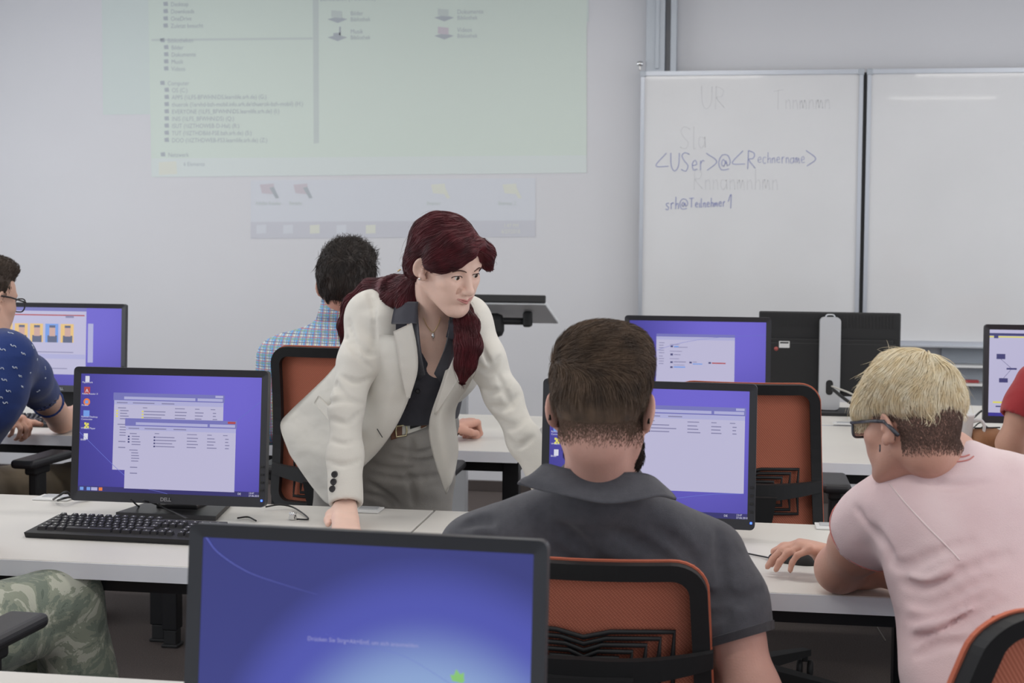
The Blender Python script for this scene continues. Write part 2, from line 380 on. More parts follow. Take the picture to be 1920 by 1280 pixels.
def explorer(S, u0, v0, u1, v1, rows=4, lift=1, folders=True):
    W, Hh = u1 - u0, v1 - v0
    S.panel(u0, v0, u1, v0 + .065, 'winh', 'window_titlebar', lift)
    S.panel(u0 + .005, v0 + .065, u1 - .005, v1, 'win', 'screen_window', lift)
    S.panel(u0 + .06, v0 + .032, u0 + W * .74, v0 + .055, 'wint', 'address_field', lift + 1); S.panel(u0 + W * .76, v0 + .032, u1 - .01, v0 + .055, 'wint', 'search_field', lift + 1)
    S.panel(u0 + .005, v0 + .068, u1 - .005, v0 + .1, 'wint', 'window_toolbar', lift + 1)
    L = [(u0 + .02, v0 + .08, .06, .009), (u0 + .11, v0 + .08, .12, .009), (u0 + .27, v0 + .08, .07, .009)]
    yy = v0 + .125
    for n, bl in ((1, 0), (4, .012)): L += lines(u0 + .028 + bl, yy, n, .05, .023); yy += n * .023
    yy += .025
    for n, bl in ((1, 0), (4, .012)): L += lines(u0 + .028 + bl, yy, n, .05, .023); yy += n * .023
    if Hh > .5: L += [(u0 + .035, yy + .03, .04, .009), (u0 + .035, yy + .08, .04, .009)]
    for a, b in ((.27, .05), (.56, .11), (.74, .05), (.88, .05)): L += [(u0 + a * W, v0 + .12, b * W * .8, .007)]
    for i in range(rows):
        for a, b in ((.28, .2), (.56, .11), (.74, .09), (.9, .04)):
            a *= W; b *= W; L += lines(u0 + a, v0 + .15 + i * .026, 1, b, .02, .008)
    S.bars(L, 'ink', 'screen_text', lift + 2)
    ic = [(u0 + .018, v0 + .125 + k * .023, .01, .013) for k in (1, 2, 3)] + [(u0 + .262 * W, v0 + .148 + i * .026, .009, .013) for i in range(rows)]
    S.bars(ic, 'itd' if not folders else 'ity', 'window_icon', lift + 2)
    S.panel(u1 - .05, v0 + .006, u1 - .008, v0 + .024, 'itr' if lift > 3 else 'wint', 'window_buttons', lift + 1)
def streaks(S, m='streak', A=((.0, .72), (.35, .95), (.75, .55), (1, .3))):
    x = [Vector((S.xy(u, v)[0], .0044, S.xy(u, v)[1])) for u, v in A]
    MB().tube(bez(x, 40), [.0002] + [.0011] * 38 + [.0002] * 20 if False else .0007, 4).build('light_streak', M[m], S.o)

# middle row, left
def mon_at(label, xl, xr, ytop, Yp, **k):
    pass
def solve_depth(px, py, width):  # depth at which `width` metres cover px pixels
    return FPX * width / px

m1 = monitor('black monitor above the black keyboard, two file windows open on its violet desktop', (-1.372, 3.37, DZ), 0, w=.507, h=.335, lift=.036, tilt=5)
S = Scr(*m1[1:]); desktop_icons(S); taskbar(S); streaks(S, A=((0, .5), (.3, .9), (.5, 1.0))); streaks(S, A=((1, .2), (.8, .45), (.62, .62)))
explorer(S, .185, .155, .80, .81, 5, 1); explorer(S, .255, .37, .872, .965, 4, 5, False)
m2 = monitor('black monitor half hidden by the head of the man in the grey polo', (-.185, 3.38, DZ), -3, w=.507, h=.34, lift=.026, tilt=4)
S = Scr(*m2[1:]); desktop_icons(S); taskbar(S); explorer(S, .33, .13, .985, .8, 3, 1, False); streaks(S, A=((.3, .97), (.5, .9), (.8, .82), (.98, .8)))
m3 = monitor('large near monitor in the foreground showing a blue login screen', (-.447, 1.73, DZ), -2.5, w=.466, h=.31, lift=.03, tilt=5.5, scr='scr7', brand=False)
S = Scr(*m3[1:])
def plume(S, pts, r0, r1, m):
    x = [Vector((S.xy(u, v)[0], .0046, S.xy(u, v)[1])) for u, v in pts]; c = bez(x, 30); n = len(c)
    MB().tube(c, [r0 + (r1 - r0) * i / n for i in range(n)], 6, flat=.12).build('light_streak', M[m], S.o)
S.text('Druecken Sie Strg+Alt+Entf, um sich anzumelden.'.replace('ue', '\u00fc', 1), .335, .455, .0074, 'ink3')
plume(S, ((0.01, .0), (.05, .07), (.14, .15), (.25, .20), (.36, .24)), .0025, .0006, 'streak')
plume(S, ((.39, .42), (.5, .46), (.63, .5), (.78, .62)), .0007, .001, 'streak')
lf = MB()
for k, (a, sc) in enumerate(((100, 1.), (60, .9), (140, .85), (20, .6), (200, .7), (250, .8), (290, .6))):
    ca, sa = math.cos(math.radians(a)), math.sin(math.radians(a)); x0, z0 = S.xy(.79, .60 + (.02 if a > 180 else 0)); L = .016 * sc
    lf.add([(x0, .0042, z0), (x0 + L * .5 * ca - L * .3 * sa, .0042, z0 + L * .5 * sa + L * .3 * ca), (x0 + L * ca, .0042, z0 + L * sa), (x0 + L * .5 * ca + L * .3 * sa, .0042, z0 + L * .5 * sa - L * .3 * ca)], [(0, 1, 2, 3)])
lf.build('leaf_emblem', M['green'], S.o)
# row one
m4 = monitor('black front row monitor with one file window, above the middle row monitor at the right', (-.11, 5.05, DZ), 0, lift=.09, tilt=2)
S = Scr(*m4[1:]); streaks(S, A=((0, .5), (.3, .3), (.6, .2), (1, .15))); S.panel(.2, .155, .775, .19, 'winh', 'window_titlebar'); S.panel(.2, .19, .775, .86, 'win', 'screen_window')
S.panel(.2, .195, .775, .225, 'wint', 'window_toolbar', 2)
L = lines(.22, .26, 5, .04, .03) + lines(.22, .42, 4, .04, .03) + [(.33, .31, .1, .008), (.3, .28, .07, .006), (.3, .36, .09, .006), (.33, .40, .05, .008), (.3, .45, .07, .006)]
L += [(.33, .485, .09, .01), (.47, .485, .03, .008), (.33, .525, .08, .006)]
S.bars(L); S.bars([(.33, .3, .035, .014), (.33, .545, .085, .014), (.47, .505, .07, .012)], 'itb', 'drive_bar', 3); S.bars([(.61, .49, .1, .014)], 'itr', 'drive_bar', 3)
S.bars([(.305, .295, .018, .02), (.305, .39, .018, .025), (.305, .485, .018, .02), (.305, .545, .018, .02), (.445, .485, .018, .02), (.585, .485, .018, .02)], 'itd', 'window_icon', 3)
m5 = monitor('black front row monitor cut by the right edge, network diagram window on its screen', (at(1845, 700, Y=5.0).x + .255, 5.03, DZ), 0, lift=.08, tilt=2)
S = Scr(*m5[1:]); S.panel(0, 0, 1, .96, 'win', 'screen_window'); S.panel(0, .04, 1, .07, 'itd', 'window_toolbar', 2); S.panel(0, .075, 1, .09, 'ity', 'window_toolbar', 3)
S.panel(.24, .17, .9, .75, 'wint', 'terminal_window', 2); S.panel(.26, .24, .9, .72, 'term', 'terminal', 3); S.panel(.26, .2, .9, .24, 'streak', 'window_titlebar', 3)
S.bars([(.05, .28, .06, .06), (.12, .44, .07, .02), (.07, .56, .06, .05)], 'itd', 'diagram_node', 3); S.bars([(.03, .83, .25, .02)], 'ity', 'window_toolbar', 3); S.bars([(.05, .88, .3, .015), (.03, .07, .03, .03)], 'itd', 'window_icon', 4)
for p, q in (((.08, .34), (.15, .44)), ((.15, .46), (.1, .56))):
    a, b = S.xy(*p), S.xy(*q); MB().tube([(a[0], .0038, a[1]), (b[0], .0038, b[1])], .0006, 4).build('diagram_line', M['itd'], S.o)
m6 = monitor('black front row monitor at the left showing a web page with portrait photos', (at(234, 650, Y=5.05).x - .255, 5.08, DZ), 0, lift=.1, tilt=3)
S = Scr(*m6[1:]); S.panel(0, 0, .705, .86, 'win', 'screen_window'); S.panel(0, 0, .705, .045, 'winh', 'window_titlebar', 2); S.panel(.0, .09, .69, .105, 'itr', 'page_line', 2)
S.panel(.72, .2, .765, .7, 'wint', 'screen_window', 1); S.panel(0, .1 + .5, .7, .66, 'wint', 'page_band', 2); S.bars([(.53, .1, .07, .03), (.0, .78, .55, .01), (.0, .57, .6, .01)], 'ink', 'screen_text', 3)
for i in range(5):
    u = .0 + i * .13 - .03
    if i < 4 or 1:
        S.panel(max(0, u), .21, min(u + .11, .6), .45, 'yelpix' if i % 2 == 0 or i == 1 else 'itb', 'portrait_picture', 3)
        if u > 0 and u < .5:
            S.panel(u + .02, .36, u + .1, .45, 'darkpix', 'portrait_coat', 4); S.panel(u + .035, .24, u + .085, .37, 'skinpix', 'portrait_face', 5)
            S.panel(u + .035, .23, u + .085, .26, 'darkpix', 'portrait_hair', 6)
m7 = monitor('black front row monitor behind the woman, only its lower right corner in sight', (at(858, 740, Y=5.05).x - .255, 5.08, DZ), 0, lift=.10, tilt=3)

# rear-facing monitor on a silver column stand
t = thing('monitor', 'rear-facing black monitor on a tall silver column stand with a white sticker', 'monitor', (.40, 5.86, DZ), 0)
bk = MB().box((0, 0, .233), (.56, .018, .34), .006).box((0, -.014, .18), (.52, .012, .2), .006)
for i in range(40): bk.box((-.255 + i * .013, -.0096, .365), (.006, .002, .05))
bk.build('back_shell', M['plast2'], t)
MB().box((0, .011, .233), (.54, .004, .32), .001).build('screen', M['bezel'], t)
cs = MB().prism(rrect(.082, .37, .018, 5, .0, .2), -.075, -.03); cs.build('stand_column', M['silver'], t)
MB().tube(bez([(-.018, -.05, .384), (-.012, -.05, .394), (.012, -.05, .394), (.018, -.05, .384)], 12), .003, 6).build('stand_handle', M['silver'], t)
MB().prism(rrect(.028, .06, .013, 5, .0, .105), -.0765, -.075).build('cable_hole', M['plast2'], t)
MB().prism(rrect(.24, .2, .02, 5), 0, .012, 'xy', (0, -.05, 0)).box((0, -.05, .02), (.07, .04, .02), .004).build('stand_base', M['plast2'], t)
MB().box((-.178, -.0215, .27), (.042, .001, .027)).build('sticker', M['white'], t)
MB().box((-.178, -.0221, .277), (.034, .0004, .006)).build('barcode', M['plast2'], t)
mb = MB(); mb.lathe([(.0085, 0), (.0085, .001)], n=16); me = mb.mesh(); me.transform(Matrix.Rotation(PI / 2, 4, 'X')); o = link('round_sticker', me, mat('sticker_red', (170, 84, 80)), t); o.location = (-.21, -.0205, .252)
MB().box((.0, -.012, .285), (.5, .012, .02), .004).build('back_ridge', M['plast2'], t)

# ------------------------------------------------------------------ keyboards
def keyboard(label, loc, rz=0):
    t = thing('keyboard', label, 'keyboard', loc, rz, None)
    MB().add([(-.22, -.075, 0), (.22, -.075, 0), (.22, .075, 0), (-.22, .075, 0), (-.222, -.078, .012), (.222, -.078, .012), (.215, .075, .024), (-.215, .075, .024)],
             [(0, 1, 2, 3), (4, 5, 6, 7), (0, 1, 5, 4), (1, 2, 6, 5), (2, 3, 7, 6), (3, 0, 4, 7)]).build('keyboard_body', M['plast2'], t)
    base = None; n = 0
    wide = {}
    def key(x, y, w):
        nonlocal base, n
        if w not in wide:
            hw, hd = w / 2 - .0014, .0076; tw, td_ = hw - .0022, hd - .0026
            mb = MB().add([(-hw, -hd, 0), (hw, -hd, 0), (hw, hd, 0), (-hw, hd, 0), (-tw, -td_, .0075), (tw, -td_, .0075), (tw, td_ + .0008, .0085), (-tw, td_ + .0008, .0085)],
                [(4, 5, 6, 7), (0, 1, 5, 4), (1, 2, 6, 5), (2, 3, 7, 6), (3, 0, 4, 7)])
            mb.add([(-.002, -.001, .0083), (.0012, -.001, .0083), (.0012, .0026, .0088), (-.002, .0026, .0088)], [(0, 1, 2, 3)])
            me = mb.mesh(); me.materials.append(M['plast']); me.materials.append(M['keyink'])
            me.polygons[len(me.polygons) - 1].material_index = 1
            wide[w] = me
        o = bpy.data.objects.new('key', wide[w]); COL.objects.link(o); o.parent = t
        o.location = (x, y, .012 + (y + .078) / .153 * .012 - .0005); o.rotation_euler = (.078, 0, 0); n += 1
    P = .0188
    for r_ in range(5):
        y = .037 - r_ * .0205; x = -.205
        ws = {0: [1] * 13 + [2], 1: [1.5] + [1] * 12 + [1.5], 2: [1.8] + [1] * 12 + [1.2], 3: [1.3] + [1] * 11 + [2.7], 4: [1.3, 1.2, 1.2, 6.2, 1.2, 1.3, 1.3, 1.3]}[r_]
        for k in ws: key(x + k * P / 2, y, k * P); x += k * P
    for c_ in range(12): key(-.195 + c_ * .0215 + (.008 if c_ > 0 else 0), .061, P)
    for r_ in range(5):
        for c_ in range(3 if r_ in (0, 1) else 0): key(.085 + c_ * P, .037 - r_ * .0205, P)
        for c_ in range(4 if r_ < 4 else 2): key(.15 + c_ * P, .037 - r_ * .0205, P)
    key(.104, -.0245, P)
    for c_ in range(3): key(.085 + c_ * P, -.045, P)
    return t
M['keyink'] = mat('key_legend', (200, 200, 200), .5)
kb = keyboard('black keyboard on the middle row desk in front of the left monitor', (-1.385, 3.13, DZ + .0005), math.radians(-1))
kb2 = keyboard('black keyboard on the front row desk by the hand of the person in blue', (-2.55, 4.86, DZ + .0005), 0)

# ------------------------------------------------------------------ chairs
def bar_path(pts, w, th): pass
def make_chair(label, loc, rz, back_top=1.02, lean=9, arms=True, star=.3, group='orange mesh office chairs'):
    """origin on the floor under the seat; the sitter faces +y"""
    t = thing('office_chair', label, 'chair', loc, math.radians(rz), group)
    sh = 0.
    H0, H1 = back_top - .52, back_top
    def curve_y(z): u = (z - H0) / (H1 - H0); return -.235 - math.tan(math.radians(lean)) * (z - H0) + .035 * math.sin(PI * u)
    def warp(mb): mb.v = [(x, y + curve_y(z) + .05 * (x / .24) ** 2, z) for (x, y, z) in mb.v]; return mb
    # frame outline: wide at the top, narrowing to the seat
    def outline(ins, n=9):
        pts = []; wt, wb_ = .215 - ins, .235 - ins; r = max(.065 - ins * .55, .02); zt, zb = H1 - ins, H0 + ins
        for (sx, z, a0, ww) in ((1, zt, 0, wt), (-1, zt, 90, wt), (-1, zb, 180, wb_), (1, zb, 270, wb_)):
            for k in range(n):
                a = math.radians(a0 + 90 * k / (n - 1)); cz = z - r if z == zt else z + r
                pts.append((sx * (ww - r) + r * math.cos(a), cz + r * math.sin(a)))
        out = []  # subdivide long runs so the frame can bend
        for i in range(len(pts)):
            a, b = pts[i], pts[(i + 1) % len(pts)]; L = math.dist(a, b); q = max(1, int(L / .04))
            out += [(a[0] + (b[0] - a[0]) * k / q, a[1] + (b[1] - a[1]) * k / q) for k in range(q)]
        return out
    o_, i_ = outline(0), None
    cx, cz = 0, (H0 + H1) / 2
    def inset(P, d):
        n = len(P); R_ = []
        for i in range(n):
            a, b = P[i - 1], P[(i + 1) % n]; tx, tz = b[0] - a[0], b[1] - a[1]; l = math.hypot(tx, tz) or 1
            R_.append((P[i][0] - tz / l * d, P[i][1] + tx / l * d))
        return R_
    i_ = inset(o_, .034)
    fr = MB(); ring(fr, inset(o_, .004), i_, -.012, .016); warp(fr).build('back_frame', M['plast2'], t)
    rim = MB(); ring(rim, inset(o_, .0005), inset(o_, .010), .015, .023); warp(rim).build('orange_rim', M['piping'], t)
    # mesh membrane as a grid
    mem = MB(); nx, nz = 16, 14; vs = []; fs = []
    for j in range(nz + 1):
        z = H0 + .012 + (H1 - H0 - .024) * j / nz; u = (z - H0) / (H1 - H0); hw = (.235 + (.215 - .235) * u) - .01
        e = min(z - H0, H1 - z); 
        if e < .045: hw -= .055 * (1 - math.sqrt(max(0, 1 - ((.045 - e) / .045) ** 2))) 
        for i in range(nx + 1): vs.append((-hw + 2 * hw * i / nx, .022, z))
    for j in range(nz):
        for i in range(nx): a = j * (nx + 1) + i; fs.append((a, a + 1, a + nx + 2, a + nx + 1))
    nv = len(vs); vs += [(x, y + .003, z) for x, y, z in vs]; fs += [tuple(i + nv for i in f[::-1]) for f in fs]
    mem.add(vs, fs, True); warp(mem).build('back_mesh', M['orange'], t)
    # lumbar comb: nested bars behind the mesh
    zc = .70 + sh - .005
    for k in range(5):
        w = .155 - k * .024; hgt = .066 - k * .0125
        pts = []
        for (a, b) in ((-w, hgt), (-w * .3, hgt), (0, hgt - .012), (w * .3, hgt), (w, hgt), (w - .004, 0), (w, -hgt), (w * .3, -hgt), (0, -hgt - .005), (-w * .3, -hgt), (-w, -hgt), (-w + .004, 0)): pts.append((a, .008, zc + b))
        mb = MB(); mb.tube(pts, .0052, 6, True); warp(mb).build('lumbar_bar', M['plast2'], t)
    # cross bar and spine
    cb = MB(); P = []
    for k in range(21):
        x = -.222 + .444 * k / 20; P.append((x, -.012 - .03 * (1 - (x / .222) ** 2), zc + .005 + .014 * (x / .222) ** 2))
    vs = []; fs = []
    for (x, y, z) in P:
        hh = .017 + .012 * (1 - abs(x) / .222)
        vs += [(x, y, z + hh), (x, y - .012, z + hh - .003), (x, y - .012, z - hh), (x, y, z - hh)]
    for k in range(20):
        a = k * 4; fs += [(a + q, a + (q + 1) % 4, a + 4 + (q + 1) % 4, a + 4 + q) for q in range(4)]
    fs += [(0, 1, 2, 3), (80, 81, 82, 83)]
    cb.add(vs, fs); warp(cb).build('cross_bar', M['plast2'], t)
    sp = MB(); sp.add([(-.09, -.30, zc), (.09, -.30, zc), (.09, -.32, zc), (-.09, -.32, zc), (-.05, -.265, .46 + sh), (.05, -.265, .46 + sh), (.05, -.30, .46 + sh), (-.05, -.30, .46 + sh), (-.05, 0, .41 + sh), (.05, 0, .41 + sh), (.05, 0, .38 + sh), (-.05, 0, .38 + sh)],
        [(0, 1, 5, 4), (2, 3, 7, 6), (1, 2, 6, 5), (3, 0, 4, 7), (4, 5, 9, 8), (6, 7, 11, 10), (5, 6, 10, 9), (7, 4, 8, 11), (8, 9, 10, 11), (0, 1, 2, 3)])
    sp.build('spine', M['plast2'], t)
    MB().box((0, .0, .455 + sh), (.49, .47, .07), .03, seg=3).build('seat', M['seatf'], t)
    if arms:
        for s in (-1, 1):
            a = MB(); a.box((s * .275, .02, .52 + sh), (.035, .06, .26), .008); a.box((s * .24, .02, .405 + sh), (.11, .06, .02), .005)
            a.box((s * .275, .02, .655 + sh), (.045, .09, .03), .008)
            ao = a.build('armrest_post', M['plast2'], t)
            MB().box((s * .275, .05, .683 + sh), (.088, .25, .03), .013, seg=3).build('armrest_pad', M['plast'], t)
    MB().lathe([(.03, .10), (.03, .26), (.02, .26), (.02, .39 + sh)], n=16).build('gas_column', M['plast2'], t)
    st = MB()
    for k in range(5):
        a = 2 * PI * k / 5 + star; c, s = math.cos(a), math.sin(a); R_ = Matrix.Rotation(a, 3, 'Z')
        q = [Vector((.02, -.03, .085)), Vector((.02, .03, .085)), Vector((.02, .03, .13)), Vector((.02, -.03, .13)), Vector((.35, -.017, .075)), Vector((.35, .017, .075)), Vector((.35, .017, .095)), Vector((.35, -.017, .095))]
        st.add([R_ @ v for v in q], [(0, 1, 2, 3), (4, 5, 6, 7), (0, 1, 5, 4), (1, 2, 6, 5), (2, 3, 7, 6), (3, 0, 4, 7)])
        cs = MB(); Rr = Matrix.Rotation(a + .5, 4, 'Z')
        for yy in (-.017, .017):
            w = MB().lathe([(.027, -.008), (.03, -.004), (.03, .004), (.027, .008)], n=16); cs.add([Rr @ (Matrix.Rotation(PI / 2, 4, 'X') @ Vector(v) + Vector((0, yy, 0))) for v in w.v], w.f, True)
        cs.box((0, 0, .035), (.02, .022, .02), .004)
        cs.v = [(x + .34 * c, y + .34 * s, z + .03) for x, y, z in cs.v]; cs.build('caster', M['plast2'], t)
    st.build('star_base', M['plast2'], t)
    return t
M['seatf'] = mat('seat_fabric', (40, 40, 42), .9, bump=.5, bscale=500)
make_chair('orange mesh office chair with black frame behind the woman in the cream blazer', (-1.165, 4.40, 0), 0, 1.10, 7)
make_chair('empty orange mesh office chair facing the front row desk at the right', (.052, 4.40, 0), 0, 1.02, 7, star=math.radians(52))
make_chair('orange mesh office chair in which the man in the grey polo sits', (-.24, 2.67, 0), 0, .895, 9, arms=False)
make_chair('orange mesh office chair of the person in pink, cut by the lower right corner', (.36, 2.35, 0), 32, .94, 14)
make_chair('office chair of the man in navy, its armrest below the far left desk', (-2.52, 4.36, 0), -4, 1.0, 8)
make_chair('office chair at the lower left with only one black armrest in sight', (-1.63, 2.42, 0), -3, .98, 8)
make_chair('office chair of the person in the red shirt at the right edge', (1.86, 4.42, 0), -5, 1.0, 8)

# ------------------------------------------------------------------ whiteboard with its lift column
t = thing('whiteboard', 'white two-panel writing board with faint blue handwriting, on lift rails', 'whiteboard', (0, 0, 0))
wbm = mat('board_enamel', (218, 218, 220), .2, var=.022, vscale=2.5, coat=.3)
BY = 7.66
for i, (x0, x1) in enumerate(((-.484, .672), (.692, 1.85))):
    MB().box(((x0 + x1) / 2, BY, 1.59), (x1 - x0 - .02, .016, 1.42)).build('board_panel', wbm, t)
    f = MB(); out = [(x1, 2.305), (x0, 2.305), (x0, .872), (x1, .872)]; inn = [(x1 - .02, 2.282), (x0 + .02, 2.282), (x0 + .02, .895), (x1 - .02, .895)]
    ring(f, out, inn, BY - .018, BY + .014); f.build('board_frame', M['alu'], t)
    for cx in (x0 + .012, x1 - .012):
        for cz in (2.292, .884): MB().box((cx, BY - .012, cz), (.032, .018, .032), .004).build('corner_cap', M['rail'], t)
MB().box((.682, BY + .004, 1.59), (.016, .02, 1.4)).build('hinge_gap', M['plast2'], t)
MB().box((-.41, 7.715, 2.3), (.10, .11, 1.35), .004).box((-.40, 7.655, 2.65), (.02, .012, .66), .002).build('lift_column', M['rail'], t)
MB().box((-.315, 7.72, 2.3), (.032, .10, 1.35), .003).build('lift_rail', M['rail'], t)
MB().box((1.9, 7.715, 2.3), (.10, .11, 1.35), .004).build('lift_column', M['rail'], t)
sb = MB().box((-.49, BY - .01, 2.335), (.012, .02, .05), .003).tube([(-.505, BY - .02, 2.345), (-.475, BY - .02, 2.345)], .012, 10); sb.build('bracket', M['chrome'], t)
MB().box((.68, BY - .04, .87), (2.3, .07, .012), .003).build('pen_tray', M['alu'], t)
# handwriting strokes
G = {'<': [[(.9, 1), (0, .35), (1.1, .3)]], '>': [[(0, .9), (.9, .45), (.1, 0)]], 'U': [[(0, 1), (.05, .3), (.35, 0), (.7, .3), (.75, 1)]], 'S': [[(.7, .9), (.3, 1), (.05, .8), (.3, .5), (.6, .3), (.4, 0), (0, .1)]],
     'e': [[(.05, .3), (.5, .35), (.35, .6), (.08, .4), (.2, .05), (.55, .1)]], 'r': [[(.1, .55), (.12, 0)], [(.12, .35), (.3, .55), (.45, .5)]], '@': [[(.65, .3), (.4, .55), (.25, .3), (.45, .15), (.65, .5), (.75, .2), (1., .4), (.8, .75), (.3, .8), (0, .4), (.25, 0), (.9, .05)]],
     'R': [[(.05, 0), (.1, 1)], [(.1, 1), (.6, .85), (.5, .55), (.12, .5), (.7, .05)]], 'c': [[(.5, .5), (.2, .55), (.05, .25), (.25, 0), (.5, .08)]], 'h': [[(.1, 1), (.08, 0)], [(.08, .3), (.3, .5), (.45, .35), (.45, 0)]],
     'n': [[(.05, .5), (.08, 0)], [(.08, .35), (.3, .5), (.42, .3), (.45, 0)]], 'a': [[(.5, .45), (.15, .5), (.05, .2), (.25, 0), (.48, .2), (.5, .5), (.55, .02)]], 'm': [[(.03, .5), (.05, 0)], [(.05, .3), (.2, .5), (.3, .05), (.45, .5), (.58, .3), (.6, 0)]],
     's': [[(.45, .5), (.15, .5), (.1, .35), (.4, .2), (.3, 0), (0, .05)]], 'T': [[(0, .95), (.8, 1)], [(.4, 1), (.38, 0)]], 'i': [[(.1, .5), (.12, 0)], [(.12, .7), (.13, .74)]], 'l': [[(.1, 1), (.1, .05), (.25, .02)]], '1': [[(.0, .6), (.45, 1.3), (.42, 0)]]}
def write(s, x, z, h, dz, m, r=.0026):
    for ch in s:
        if ch in 'USR<>T@1': k = h
        else: k = h * .95
        for st in G[ch]:
            pts = [(x + a * k * .62, BY - .0086, z + b * k + random.uniform(-.002, .002)) for a, b in st]
            MBW.tube(bez(pts, 14), r * .8, 5)
        w = max(a for st in G[ch] for a, b in st); x += (w * .62 + .11) * k; z += dz * k
    return x
MBW = MB(); p = at(1230, 322, Y=BY); ink = mat('marker_blue', (150, 156, 200), .7)
x = write('<USer>@<R', p.x, p.z, .098, .02, ink); x = write('echnername', x, p.z + .045, .062, .0, ink, .0017); write('>', x, p.z + .03, .09, 0, ink); MBW.build('handwriting', ink, t); MBW = MB()
p = at(1248, 393, Y=BY); x = write('srh@', p.x, p.z, .068, .02, ink); x = write('Teilnehmer', x, p.z + .012, .050, .012, ink); write('1', x + .01, p.z + .01, .055, 0, ink)
MBW.build('handwriting', ink, t)
MBW = MB(); ink2 = mat('marker_wiped', (208, 208, 212), .4)
p = at(1315, 205, Y=BY); write('UR', p.x, p.z, .12, 0, ink2, .0013); MBW.build('wiped_handwriting', ink2, t); MBW = MB(); p = at(1450, 205, Y=BY); write('Tnnmnmn', p.x, p.z, .1, 0, ink2, .0013); MBW.build('wiped_handwriting', ink2, t); MBW = MB()
p = at(1275, 280, Y=BY); write('Sla', p.x, p.z, .12, 0.03, ink2, .0013); MBW.build('wiped_handwriting', ink2, t); MBW = MB(); p = at(1300, 355, Y=BY); write('Rnnanmnhmn', p.x, p.z, .11, 0, ink2, .0013)
MBW.build('wiped_handwriting', ink2, t)

# wall rail shelves under the board
t = thing('wall_shelf', 'grey wall shelf with two thin white boards under the whiteboard', 'shelf', (0, 0, 0))
a, b = at(1786, 646, Y=7.7), at(1905, 760, Y=7.7)
MB().box(((a.x + b.x) / 2 + .1, 7.765, (a.z + b.z) / 2 - .02), (.62, .02, .42)).build('back_panel', M['rail'], t)
for py in (686, 720):
    q = at(1820, py, Y=7.65); MB().box((q.x + .1, 7.68, q.z), (.6, .16, .012), .002).build('shelf_board', M['white'], t)
q = at(1820, 655, Y=7.7); MB().box((q.x + .1, 7.7, q.z + .02), (.64, .12, .015), .002).build('shelf_board', M['rail'], t)
q = at(1822, 719, Y=7.66)
o = MB().box((q.x, 7.66, q.z + .012), (.07, .03, .016), .004).build('board_eraser', mat('red_felt', (150, 60, 62), .8), None); tag(o, 'small red eraser lying on the lower shelf under the whiteboard', 'eraser')

# ------------------------------------------------------------------ projection on the wall: projector light painted as pale panels, some faintly emissive
PY = WY - .0014
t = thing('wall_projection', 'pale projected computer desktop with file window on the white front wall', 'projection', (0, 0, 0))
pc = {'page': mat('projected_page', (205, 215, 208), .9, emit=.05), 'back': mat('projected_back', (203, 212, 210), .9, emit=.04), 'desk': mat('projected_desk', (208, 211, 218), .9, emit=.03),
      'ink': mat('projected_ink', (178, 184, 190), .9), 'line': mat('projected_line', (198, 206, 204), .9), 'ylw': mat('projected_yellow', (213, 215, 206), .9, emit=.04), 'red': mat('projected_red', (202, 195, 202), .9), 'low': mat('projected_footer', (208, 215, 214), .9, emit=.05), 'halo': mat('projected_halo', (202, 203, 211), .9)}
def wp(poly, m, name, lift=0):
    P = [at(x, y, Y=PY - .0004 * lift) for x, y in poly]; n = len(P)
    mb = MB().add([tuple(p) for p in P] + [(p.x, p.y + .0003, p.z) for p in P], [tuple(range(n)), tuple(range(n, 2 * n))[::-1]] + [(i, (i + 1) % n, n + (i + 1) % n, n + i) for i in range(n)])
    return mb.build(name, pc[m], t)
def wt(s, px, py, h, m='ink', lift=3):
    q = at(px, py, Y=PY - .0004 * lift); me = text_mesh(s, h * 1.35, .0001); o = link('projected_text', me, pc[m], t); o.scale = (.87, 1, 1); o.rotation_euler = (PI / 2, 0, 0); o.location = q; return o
wp([(186, -60), (1206, -60), (1206, 458), (470, 462), (470, 338), (282, 338), (282, 236), (186, 236)], 'halo', 'projected_glow', 0) if False else None
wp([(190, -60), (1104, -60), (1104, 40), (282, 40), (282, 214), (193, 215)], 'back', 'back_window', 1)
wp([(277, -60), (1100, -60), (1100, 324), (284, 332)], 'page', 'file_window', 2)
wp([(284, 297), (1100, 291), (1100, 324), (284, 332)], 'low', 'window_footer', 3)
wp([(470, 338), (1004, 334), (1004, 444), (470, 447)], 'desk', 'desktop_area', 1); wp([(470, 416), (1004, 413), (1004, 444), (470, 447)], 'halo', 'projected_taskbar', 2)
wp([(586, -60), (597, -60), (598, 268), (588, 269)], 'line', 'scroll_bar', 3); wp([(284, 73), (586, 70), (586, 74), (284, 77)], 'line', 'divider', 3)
ins = .0352
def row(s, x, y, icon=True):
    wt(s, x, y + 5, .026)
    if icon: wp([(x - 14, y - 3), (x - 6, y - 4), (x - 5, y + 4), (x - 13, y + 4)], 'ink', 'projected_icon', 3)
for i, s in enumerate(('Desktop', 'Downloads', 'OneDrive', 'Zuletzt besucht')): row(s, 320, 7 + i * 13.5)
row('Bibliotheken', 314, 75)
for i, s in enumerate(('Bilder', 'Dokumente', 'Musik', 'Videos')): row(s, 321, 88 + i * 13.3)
row('Computer', 314, 155); 
